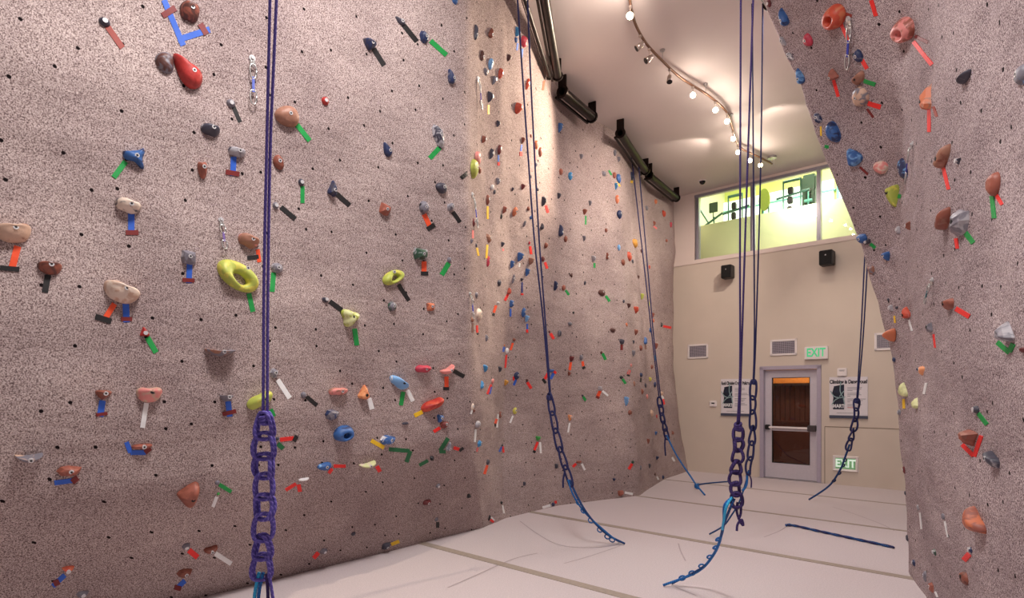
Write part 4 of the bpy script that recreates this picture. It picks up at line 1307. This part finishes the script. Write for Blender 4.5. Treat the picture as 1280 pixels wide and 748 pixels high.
# --- corner strip and middle left wall
for a in [
 (595,40,5,20,'drop','darkgrey'),(614.5,41,6,12,'drop','brown'),(603,69,6,13,'drop','darkbrown'),(614,80,6,14,'oval','sky'),(608,90,6,9,'rock','grey'),(636.5,73,5,8,'down','darkbrown'),
 (626.5,92,6,13,'rock','redorange'),(618,101,4,11,'down','grey'),(647.5,40,8,12,'lobes','cyan'),(645.5,50,4,6,'round','blue'),(656,52,9,13,'round','crimson'),
 (660,105,4,14,'oval','redorange'),(613,122,8,13,'tri','darkgrey'),(623,155,5,8,'tri','darkgrey'),(601.5,128,3,8,'oval','darkbrown'),(605,175,5,9,'down','brown'),(614.5,193,5,14,'tri','darkgrey'),
 (625,187,5,12,'oval','maroon'),(654,176,4,8,'down','brown'),(648.5,136,9,13,'ledge','redorange'),(664,170,3,4,'round','brown'),(671,181,5,11,'oval','orange'),(676,190,5,12,'oval','rust'),(670,206,4,5,'round','navy'),
 (600,213,5,8,'oval','rust'),(598,198,8,17,'oval','pink'),(593.5,211,11,23,'oval','lime'),(700.5,160,6,12,'down','blue'),
 (623,227,5,9,'tri','grey'),(616,234,4,7,'oval','white'),(618.5,240,3,6,'oval','darkgrey'),(641,237,3,5,'down','darkgrey'),(654,234,5,7,'down','maroon'),(664,221,3,4,'round','grey'),(672.5,237,3,4,'round','darkgrey'),
 (610,250,5,13,'oval','brown'),(631,263,5,9,'down','rust'),(627,271,2.5,6,'oval','black'),(644,265,6,12,'oval','orange'),(661,261,4,5,'round','brown'),(656,280,3,8,'oval','grey'),(664,272,3,5,'oval','blue'),
 (680,252,6,12,'tri','darkgrey'),(678,283,5,8,'peak','darkgrey'),(683,307,5,7,'round','brown'),(592.5,278,4,11,'oval','maroon'),(596,272,3,5,'oval','brown'),(611,298,9,11,'rock','tanbrown'),
 (628.5,306,4,6,'down','darkgrey'),(590,302,3,5,'down','grey'),(595.5,307,4,5,'rock','darkgrey'),(662,304,2.5,4,'round','crimson'),(699,245,5,8,'tri','darkgrey'),
 (650.5,322,8,12,'down','blue'),(640.5,331,5,10,'down','blue'),(664.5,327,8,9,'down','tanbrown'),(659.5,341,6,10,'down','blue'),(642,349,3,12,'oval','grey'),(652.5,350,4,4,'down','darkgrey'),
 (624.5,354,5,8,'oval','darkgrey'),(610.5,327,4,14,'oval','crimson'),(637,364,6,8,'peak','redorange'),(623,379,6,4,'bean','white'),(640,380,6,9,'block','blue'),(655,391,6,12,'oval','blue'),(659,399,6,9,'down','sky'),
 (596,369,4,8,'oval','grey'),(599,394,10,17,'oval','cream'),(591,400,4,6,'round','tanbrown'),(695,357,6,14,'lobes','navy'),(679,324,5,7,'round','maroon'),
 (608.5,423,4,9,'rock','grey'),(630.5,432,3,3,'round','orange'),(634,439,5,8,'oval','white'),(643,425,5,4,'rock','brown'),(607,461,7,10,'tri','cyan'),(625,462,8,8,'tri','darkgrey'),
 (602.5,481,6,11,'peak','cyan'),(616,477,4,7,'oval','pink'),(632.5,479,6,8,'down','gold'),(646.5,470,8,10,'oval','navy'),(659,476,3,4,'block','darkbrown'),(687,415,3,3,'round','maroon'),(699,417,4,8,'round','grey'),
 (690,464,7,5,'bean','blue'),(591,509,4,9,'oval','cream'),(593,514,3,4,'rock','brown'),(598,531,9,9,'round','lightgrey'),(600,555,6,9,'rock','cyan'),(625.5,519,4,9,'oval','brown'),(644,514,6,9,'oval','yellow'),(628,557,3,3,'round','darkgrey'),
 (610.5,578,5,7,'round','darkgrey'),(673,548,8,7,'lobes','green'),(696,583,5,6,'block','darkgrey'),(656,605,4,5,'block','darkgrey'),(627,629,3.5,4,'tri','black'),(612,648,3,8,'oval','black'),(692,631,5,5,'rock','navy'),
 (727,196,5,6,'down','grey'),(701.5,214.5,6,8,'rock','rust'),(713.5,220,6,10,'oval','cyan'),(769,191,4,8,'oval','grey'),(774,199,4,7,'tri','grey'),(755.5,217,6,6,'block','grey'),
 (768.5,219,5,8,'round','rust'),(774,223,6,12,'oval','blue'),(770.5,233,4,9,'down','cyan'),(790,220,5,11,'oval','navy'),
 (738,254,5,7,'tri','grey'),(731.5,265,6,7,'down','brown'),(772,249,5,11,'oval','orange'),(775,268,7,11,'oval','navy'),(758,288,4,5,'round','brown'),(701.5,288,7,15,'drop','navy'),(707.5,299,5,8,'oval','brown'),
 (730.5,298,5,7,'tri','grey'),(774,309.5,4,8,'oval','sky'),(794.5,304,8,11,'oval','gold'),(787,320.5,7,12,'oval','redorange'),(779.5,328,5,8,'oval','brown'),(791,327,3,5,'oval','darkgrey'),(802,314,4,5,'rock','darkbrown'),
 (742.5,323.5,7,8,'tri','lightgrey'),(759.5,320,4,9,'drop','brown'),(714,344,4,6,'star','darkbrown'),(731.5,354,3,5,'round','darkgrey'),(705,360,5,7,'oval','rust'),(753,366,10,8,'oval','darkbrown'),
 (808.5,260,5,6,'round','grey'),(820,252,4,6,'oval','orange'),(830,267,4,9,'ring','redorange'),(818.5,279,4,6,'lobes','rust'),(839,281,2.5,7,'oval','crimson'),(833.5,301,3,4,'round','rust'),(812,334,2.5,5,'oval','redorange'),
 (798,347,3,5,'down','darkbrown'),(803,371,4,8,'down','lime'),(780,377,3,4,'round','darkgrey'),(786.5,382,6,6,'tri','darkbrown'),(795.5,388,7,9,'down','redorange'),(811,380,3,6,'oval','lime'),(815.5,395,5,8,'down','brown'),
 (817,401,3,5,'oval','orange'),(783.5,406,3,5,'oval','orange'),(795,416,5,8,'down','brown'),(807,426,5,10,'drop','blue'),(813,413,4,6,'round','blue'),(792,428,2.5,5,'down','darkgrey'),(801.5,435,4,7,'round','brown'),
 (792,442,4,8,'down','grey'),(820.5,433,4,8,'down','brown'),(827,406,3,6,'peak','black'),(819,448,3,7,'oval','cyan'),(766.5,413,8,6,'rock','darkbrown'),(778,427,7,7,'rock','darkgrey'),(717,391,3,3,'round','black'),
 (713,405,6,5,'round','grey'),(700,417,5,8,'round','darkgrey'),(715,449,6,7,'ledge','maroon'),(712,467,5,6,'lobes','brown'),(727,447,5,7,'round','grey'),(752,441,3,4,'round','darkbrown'),(789,457,3,5,'rock','pink'),
 (777,472,5,4,'round','black'),(750.5,486,6,6,'block','lightgrey'),(728.5,495,3,3,'round','darkgrey'),(783.5,502,6,12,'down','sky'),(788,516,5,6,'round','brown'),(801.5,469,6,6,'round','navy'),(813,474,5,6,'lobes','yellow'),
 (807,482,4,6,'oval','darkgrey'),(819,481,4,7,'oval','navy'),(803,490,4,8,'rock','brown'),(809,496,3,6,'oval','pink'),(815,459,6,6,'rock','brown'),(793,480,2.5,7,'oval','tanbrown'),(827.5,492,5,6,'rock','beige'),
 (713,522,7,9,'lobes','peach'),(724,578,7,4,'bean','rust'),(768,600,5,4,'tri','navy'),(791.5,578,4,4,'round','darkgreen'),(776.5,617,8,7,'block','rust'),(815,517,5,10,'rock','beige'),(821,521,2.5,5,'oval','red'),
 (820,542,3,5,'down','blue'),(810.5,552,3,7,'down','brown'),(821.5,573,5,5,'down','navy'),(812,583,2.5,6,'down','darkgrey'),(841,541,3,5,'peak','brown'),(829,597,4,5,'round','navy'),(801,585,2.5,6,'oval','grey'),(819,593,2.5,4,'round','darkbrown')]:
    H(*a)
for a in [
 (585,216,576,223,'k',5),(647,54,646,63,'s',2),(653,61,652,72,'s',2),(680,101,678.5,113,'o',2.5),(610.5,131,610.5,143,'y',2.5),(623,194,623,202,'s',1.8,(623,203,623,207,'r',2.5)),(652,181,651,189,'b',2,(651,190,651,195,'r',3)),(670,188,670,200,'p',2),
 (609.5,258,609.5,274,'y',2.5),(682,257,685,266,'r',3),(609,306,608,323,'y',2.5),(628.5,311,629,314,'p',2),(596,310,598,320,'y',2.5),(662.5,308,664,318,'r',3),(591,288,591,298,'p',2),
 (649.5,329,649,334,'w',2),(652.5,353,652.5,366,'n',1.8,(651,368,654,368,'r',2)),(635,368,631,376,'r',3),(620,382,617,391,'o',3,(615.5,393,618,394,'k',3)),(638,386,638,396,'b',2),(659,405,659,412,'b',2,(658.5,412,659,416,'r',2.5)),
 (590.5,404,590.5,416,'t',2),(681,328,684,336,'r',3.2),(596,407,596.5,416,'r',2.5,(596,418,598,417,'k',2)),(630,434,629,440,'b',2.5),(633,444,631.5,460,'r',2),(641,429,638,438,'o',2.5),
 (614,481,609,493,'r',2.5),(614,484,612,493,'b',2),(645,475,642,482,'b',2.5),(642,471,642,476,'r',2),(659,478,664,486,'r',3.5),(688,417,692,424,'r',3.5),(692,467,688,474,'b',3.5),(685,467,681,474,'r',3.5,(678,474,682,479,'k',3)),(692,464,695,467,'r',3),
 (590,513,588.5,518,'w',2),(594.5,537,593.5,553,'w',2.2),(597,560,596,565,'p',2),(622.5,518,621,535,'w',2.2),(621,524,619,530,'o',3,(618,532,620,532,'k',3)),(641,520,637.5,529,'w',2.2),(627,559,624,565,'b',2.2),(628.5,558.5,629.5,566,'r',2.2),
 (609,582,605.5,593,'o',3),(672,553,668,563,'r',3,(666.5,564,669,566,'k',3)),(675,553,676,567,'w',2.4),(628,632,630,642,'w',2),(613,650,617,653,'r',3),(614,647,618,651,'w',2),(688,632,678,635,'w',3.2),(693,628,696,628,'r',3.5),
 (761,213,764,219,'g',2),(771,228,775,233,'y',2),(790,226,789,229,'y',3),(732,270,732,281,'g',2),(743,329,743,335,'g',2.5),(707,363,711,369,'g',2.8),(757,370,762,377,'g',3.2),(817,283,821,286,'p',2),
 (807,432,807,437,'t',2),(829,408,839,410,'r',3),(777,431,777,438,'m',3),(713.5,453,712,463,'o',3),(728,452,729,458,'o',3,(728,461,731,459,'k',3)),(753,442,757,450,'g',3.5),(787,463,785,468,'r',3,(783.5,469,787,470,'k',2)),
 (778,474,782,480,'g',3),(750,489,747,496,'o',4,(745,496,749,498,'m',3)),(753,489,760,495,'w',2.6),(729,496,732,501,'g',3),(801,473,801,478,'k',2),(828,498,830,506,'r',3),(827,494,829,499,'w',2.5),
 (712,529,710,541,'w',2.2),(720,580,716,584,'r',3.2),(727,580,731,588,'w',2.6),(790,580,786,587,'r',3.5),(781,616,791,618,'w',3),(821,596,823,600,'w',2),(840,572,843,577,'w',2.5)]:
    T(*a)
# --- right wall
H(960.5,5,6,9,'oval','maroon'); H(978,21,10,23,'drop','blue',0,c2='navy',amt=.6); H(1009,51,10,16,'oval','crimson'); H(978,52,6,14,'oval','lightgrey',20); H(987,71,6,13,'oval','grey',20,c2='white',amt=.5)
H(998.5,95,11,20,'drop','sky',0,c2='blue',amt=.5); H(1040,23,24,29,'cup','redorange',-20,c2='orange',amt=.6,bolt='dark'); T(1051,29,1061,52,'r',4); T(1051,15,1065,20,'d',4)
H(1072,71,10,16,'oval','navy',0,c2='grey',amt=.55); T(1077,74,1084,86,'r',5); H(1039.5,94,12,14,'peak','rust',-20); T(1042,100,1048,121,'r',4)
H(1072,99,16,14,'bean','tanbrown',0,bolt='dark'); T(1080,101,1094,106,'g',5); H(1074,122,18,24,'oval','beige',15,c2='grey',amt=.55); T(1085,129,1101,134,'r',6); T(1084,136,1092,147,'m',3)
H(1021.5,148,9,15,'oval','navy',20,c2='lightgrey',amt=.52); T(1089,0,1095,20,'r',5)
H(1128,39,30,30,'cup','pink',-30,c2='rust',amt=.55,bolt='dark'); T(1142,52,1165,81,'r',5); T(1144,45,1160,53,'m',4)
H(1160,121,18,33,'peak','orange',-12,c2='tanbrown',amt=.6,bolt='dark'); T(1161.5,137,1161.5,165,'r',4); T(1167,133,1171,146,'d',3)
H(1204,98,20,10,'ledge','darkgrey',0,c2='lightgrey',amt=.6,bolt=False); H(1275,94,16,24,'oval','grey',-15,c2='sky',amt=.6)
H(1040,165.5,17,28,'oval','blue',15,c2='navy',amt=.55,bolt=False); H(1064.5,196,20,24,'drop','blue',20,c2='sky',amt=.55,bolt=False); T(1075,209,1085,218,'m',3)
H(1100,210,19,16,'oval','pink',-35,c2='cream',amt=.5,bolt=False); H(1129,213,13,29,'oval','navy',0,c2='sky',amt=.62); H(1115.5,246,14,28,'ledge','lime',-5,c2='yellow',amt=.6,bolt='dark'); T(1122,245,1126,246,'g',5)
H(1136,283,10,12,'tri','brown'); H(1122,288,6,10,'oval','lightgrey'); T(1026,158,1026.5,170,'y',2); T(1031,183,1036,184,'g',4)
H(1176,198,25,22,'horn','tanbrown',0,c2='brown',amt=.55,bolt='dark'); T(1179,209,1186,237,'r',4); H(1197,202,9,8,'tri','darkgrey')
H(1240,231,16,29,'oval','rust',-18,c2='brown',amt=.6,bolt=False); T(1240,245,1243,273,'g',5); T(1244,241,1253,256,'r',4)
H(1177,276,29,22,'horn','brown',0,c2='tanbrown',amt=.6,bolt=False); H(1197,279,25,33,'rock','grey',0,c2='lightgrey',amt=.55,bolt='dark')
H(1070,299,12,13,'rock','blue',0,c2='navy',amt=.55); H(1083,303,9,7,'bean','darkgrey'); T(1088,305,1094,310,'g',4); H(1107.5,321,10,12,'down','blue',0,c2='sky',amt=.6)
T(1195,298,1197,311,'r',4); T(1207,291,1217,304,'g',6); H(1185,381,22,16,'bean','rust',0,c2='brown',amt=.5,bolt='dark'); T(1195,386,1212,396,'r',6)
H(1131.5,391,11,15,'drop','redorange',0,c2='pink',amt=.6,bolt='dark'); T(1136,400,1140,414,'w',2); H(1113,386,6,9,'block','lightgrey'); H(1110,375,3,4,'round','darkgrey'); H(1120.5,385,4,4,'round','darkgrey'); T(1118,395,1119,404,'y',2)
H(1112,421,15,16,'down','orange',15,c2='rust',amt=.6,bolt=False); H(1161.5,410,10,12,'block','grey',0,bolt='dark'); T(1167,418,1169,435,'r',2)
H(1256,415,28,26,'peak','lightgrey',0,c2='grey',amt=.5,bolt=False); T(1247,428,1262,441,'g',6); T(1262,440,1267,430,'g',6); H(1278,438,9,9,'bean','maroon',0,bolt=False)
H(1115,450,4,6,'round','navy'); H(1088,338,8,13,'rock','tanbrown',0,c2='grey',amt=.5,bolt=False)
H(1152.5,463,12,14,'lobes','peach',0,c2='redorange',amt=.6); H(1146.5,462,4,4,'round','navy'); T(1158,479,1155,493,'w',3); H(1128,487,12,18,'drop','paleyellow',-10,bolt=False); T(1129.5,499,1130,511,'y',3)
H(1145.5,504,16,16,'peak','paleyellow',10,c2='lime',amt=.7,bolt=False); H(1120,516,7,8,'round','grey',0,bolt=True); H(1219,512.5,11,10,'round','darkgrey'); T(1223,517,1234,531,'g',5)
H(1209,548,27,21,'tri','brown',0,c2='rust',amt=.5,bolt=False); T(1203,556,1217,570,'r',5); T(1218,571,1227,545,'r',5); H(1239,575,25,20,'bean','darkgrey',-20,c2='lightgrey',amt=.58); H(1126,588,4,10,'oval','maroon')
H(1148,635,4,8,'tri','lightgrey'); T(1150,641,1152,662,'w',2); H(1178.5,646,5,8,'round','grey'); T(1181,652,1185,672,'w',2); H(1216,653,30,32,'lobes','orange',-30,c2='rust',amt=.5,bolt=False)
H(1130.5,673,7,9,'round','darkgrey'); H(1168,691,7,9,'rock','darkgreen',0,c2='lightgrey',amt=.5); H(1213,688,10,8,'rock','navy'); T(1212,693,1205,701,'r',7); H(1142,704,6,9,'rock','navy')
H(1156,721,5,14,'oval','grey',10); H(1164,735,9,14,'rock','rust',10); T(1169,740,1172,747,'w',2); H(1204.5,723,17,16,'oval','brown',0,c2='darkbrown',amt=.5,bolt='dark'); H(1128,617,4,7,'rock','darkgrey')

# quickdraws: bolt hanger on the wall, quickdraw hanging in it
ALLOY = plain('grey_alloy', (206, 206, 204), 0.3, 0.8, var=0.03)
def quickdraw(x, y, x2, y2, sling, label, wpx=9):
    hit = soft_cast(x, y)
    if not hit: print('MISS qd', x, y); return
    P, n, side = hit
    mpp = P.y / F
    L = math.hypot(x2 - x, y2 - y) * mpp
    up = Vector((0, 0, 1)); upt = (up - n * up.dot(n)).normalized(); right = upt.cross(n)
    s = min(1.4, max(0.75, L / 0.34))
    base = P + n * 0.004
    hg = empty('bolt_hanger', base)
    tag(hg, 'hanger plate of the ' + label.replace(' with', ',').split(',')[0] + ', ' + sling[0].replace('_', ' ') + ' sling', 'bolt hanger', 'bolt hangers with quickdraws')
    B = Matrix((right, upt, n)).transposed().to_4x4(); B.translation = Vector()
    MB().cyl((0, 0, -0.006), (0, 0, 0.004), 0.022 * s, 18).cyl((0, 0, 0.004), (0, 0, 0.014), 0.010 * s, 6).build('bolt', BOLT, hg, M=B)
    MB().box(-0.014 * s, 0.014 * s, -0.045 * s, 0.01, 0.004, 0.007).tube([Vector((math.cos(a_ * math.pi / 6) * 0.016 * s, -0.045 * s + math.sin(a_ * math.pi / 6) * 0.016 * s, 0.018)) for a_ in range(12)], 0.004, 6, closed=True).build('plate', ALLOY, hg, M=B)
    q = empty('quickdraw', base)
    tag(q, label, 'quickdraw', 'quickdraws hanging on the walls')
    p0 = upt * (-0.05 * s) + n * 0.022
    # hangs straight down, kept off the wall
    e = cast(x2, y2)
    p1 = (e[0] + e[1] * 0.035 - base) if e else p0 + Vector((0, 0, -L))
    d = (p1 - p0).normalized(); LL = (p1 - p0).length
    sd = d.cross(n).normalized()
    def biner(c, hl, hw, nm):
        loop = []
        for i in range(16):
            a_ = 2 * math.pi * i / 16
            loop.append(c + d * (-math.cos(a_) * hl) + sd * (math.copysign(abs(math.sin(a_)) ** 0.7, math.sin(a_)) * hw * (1 + 0.18 * math.cos(a_))))
        o = MB().tube(loop, 0.0048 * s, 8, closed=True).build(nm, ALLOY, q, True)
        MB().tube([c + d * (-hl * .55) - sd * hw * 1.02, c + d * (hl * .6) - sd * hw * 1.0], 0.0062 * s, 6).build('gate', STEEL, o, True)
    cl = LL * 0.36
    biner(p0 + d * cl * 0.5, cl * 0.5, 0.022 * s, 'carabiner')
    biner(p1 - d * cl * 0.5, cl * 0.5, 0.022 * s, 'carabiner')
    a0, a1 = p0 + d * cl * 0.86, p1 - d * cl * 0.86
    vs = []
    for c in (a0, a1):
        for sx_, sy_ in ((-1, -1), (1, -1), (1, 1), (-1, 1)):
            vs.append(c + sd * sx_ * 0.009 * s + n * sy_ * 0.003)
    MB().add(vs, [(0, 1, 5, 4), (1, 2, 6, 5), (2, 3, 7, 6), (3, 0, 4, 7), (0, 3, 2, 1), (4, 5, 6, 7)], [(0, 0)] * 8).build('sling', plain('sling_' + sling[0], sling[1], 0.8), q)
quickdraw(315, 73, 315, 132, ('blue_red', (96, 110, 190)), 'large quickdraw left of the foreground rope, near left wall')
quickdraw(276, 275, 279, 312, ('violet', (120, 96, 160)), 'small quickdraw above the big lime green ring hold, near left wall')
quickdraw(597, 98, 598, 137, ('purple', (92, 70, 160)), 'quickdraw with purple sling high at the corner of the left wall')
quickdraw(590, 243, 593, 285, ('royal_blue', (54, 66, 180)), 'quickdraw with blue sling below the lime oval hold at the wall corner')
quickdraw(587, 367, 588, 399, ('royal_blue', (54, 66, 180)), 'quickdraw with blue sling beside the cream oval hold at the wall corner')
quickdraw(1061, 24, 1063, 84, ('royal_blue', (54, 66, 180)), 'quickdraw with blue sling right of the red-orange pocketed hold, right wall')
quickdraw(1141, 180, 1138, 229, ('royal_purple', (70, 62, 160)), 'quickdraw overlapping the navy oval hold, middle of the right wall')
quickdraw(1166, 350, 1163, 378, ('multi', (72, 110, 120)), 'small quickdraw above left of the rusty brown rounded hold, right wall')

# ------------------------------------------------------------------ labels that single out each hold and tape strip
def region(r):
    x, y = r['x'], r['y']
    if r['side'] == 'R': return 'right wall'
    if x < 588: return 'near left wall'
    if x < 640: return 'left wall corner'
    if x < 768: return 'central left wall'
    return 'far left wall'
def level(r):
    y = r['y']
    z = r['z']; h = 1.6 + (HOR - y) * z / F
    return 'topmost' if h > 4.2 else 'upper' if h > 3.0 else 'middle' if h > 1.7 else 'lower' if h > 0.7 else 'bottom'
holds = [r for r in REC if r['kind'] == 'hold']
tapes = [r for r in REC if r['kind'] == 'tape']
for t in tapes:
    def dist(h):
        return math.hypot((t['x0'] - h['x']) , (t['y0'] - h['y'])) - 0.5 * max(h['w'], h['h'])
    h = min((h for h in holds if h['side'] == t['side']), key=dist)
    if dist(h) < 5:
        t['of'] = h
        h.setdefault('tapes', []).append(t)
    else:
        t['of'] = None
def short(h): return f"{h['c']} {h['s']} hold"
def base_label(r):
    col = r['c']
    if r['c2'] and r['c2'] != r['c']: col += ' and ' + r['c2']
    s = f"{col} {r['s']} hold"
    mx = max(r['w'], r['h'])
    s = ('large ' if mx * r['z'] > 125 else 'small ' if mx * r['z'] < 50 else '') + s
    tp = r.get('tapes')
    if tp:
        cs = []
        for q in tp:
            if q['c'] not in cs: cs.append(q['c'])
        s += ' with ' + ' and '.join(cs[:2]) + ' tape'
    return s
def where(r): return f"{region(r)} {level(r)}" if False else f"{level(r)} {region(r)}"
ORD = ['', 'first', 'second', 'third', 'fourth', 'fifth', 'sixth', 'seventh', 'eighth', 'ninth', 'tenth', 'eleventh', 'twelfth', '13th', '14th', '15th', '16th', '17th', '18th', '19th', '20th']
def rel(a, b):
    dx, dy = a['x'] - b['x'], a['y'] - b['y']
    if abs(dx) > 2 * abs(dy): return 'right of' if dx > 0 else 'left of'
    if abs(dy) > 2 * abs(dx): return 'below' if dy > 0 else 'above'
    return ('below ' if dy > 0 else 'above ') + ('right of' if dx > 0 else 'left of')
for r in holds: r['lab'] = base_label(r) + ', ' + where(r)
from collections import defaultdict
def dups(rs_, key='lab'):
    g = defaultdict(list)
    for r in rs_: g[r[key]].append(r)
    return [v for v in g.values() if len(v) > 1]
for g in dups(holds):
    for r in g:
        near = sorted((h for h in holds if h is not r and h['side'] == r['side'] and h['c'] != r['c']), key=lambda h: (h['x'] - r['x']) ** 2 + (h['y'] - r['y']) ** 2)[0]
        r['lab'] = base_label(r) + ', ' + where(r) + ', ' + rel(r, near) + ' ' + near['c'] + ' hold'
def order(rs_):
    for g in dups(rs_):
        g.sort(key=lambda r: r['y'])
        n = len(g)
        for k, r in enumerate(g):
            w_ = ('higher' if k == 0 else 'lower') + ' of two' if n == 2 else f"{ORD[k + 1]} from top of {n}"
            r['lab'] = w_ + ', ' + r['lab']
order(holds)
for t in tapes:
    dx, dy = t['x1'] - t['x0'], t['y1'] - t['y0']
    way = 'sideways' if abs(dx) > 2.2 * abs(dy) else 'straight' if abs(dy) > 4 * abs(dx) else 'slanting'
    s = t['c'] + (' and ' + t['band'] if t['band'] else '') + ' ' + ('long ' if t['len'] * t['z'] > 150 else '') + way + ' tape'
    t['b'] = s
    if t['of']:
        t['lab'] = s + ' at the ' + short(t['of']) + ', ' + where(t)
    else:
        near = min((h for h in holds if h['side'] == t['side']), key=lambda h: (h['x'] - t['x']) ** 2 + (h['y'] - t['y']) ** 2)
        t['lab'] = s + ' ' + rel(t, near) + ' the ' + short(near) + ', ' + where(t)
order(tapes)
nm_ = {'hold': 'climbing hold', 'tape': 'tape strip'}
for r in REC:
    lab = r['lab']
    if len(lab.split()) > 16:
        lab = lab.replace(' tape at the ', ' tape at ').replace('long ', '')
    if len(lab.split()) > 16:
        lab = lab.replace(' and ', '/', 1) if len(lab.replace(' and ', '/', 1).split()) <= 16 else lab.replace(' and ', '/').replace(' the ', ' ')
    r['lab'] = lab
    tag(r['o'], lab, nm_[r['kind']], ('climbing holds on the ' if r['kind'] == 'hold' else 'tape strips on the ') + region(r))
for g in dups(REC): print('DUP', [r['lab'] for r in g])

for o in S.objects:
    if 'label' in o and len(o['label'].split()) > 16: print('LONG', o.name, o['label'])
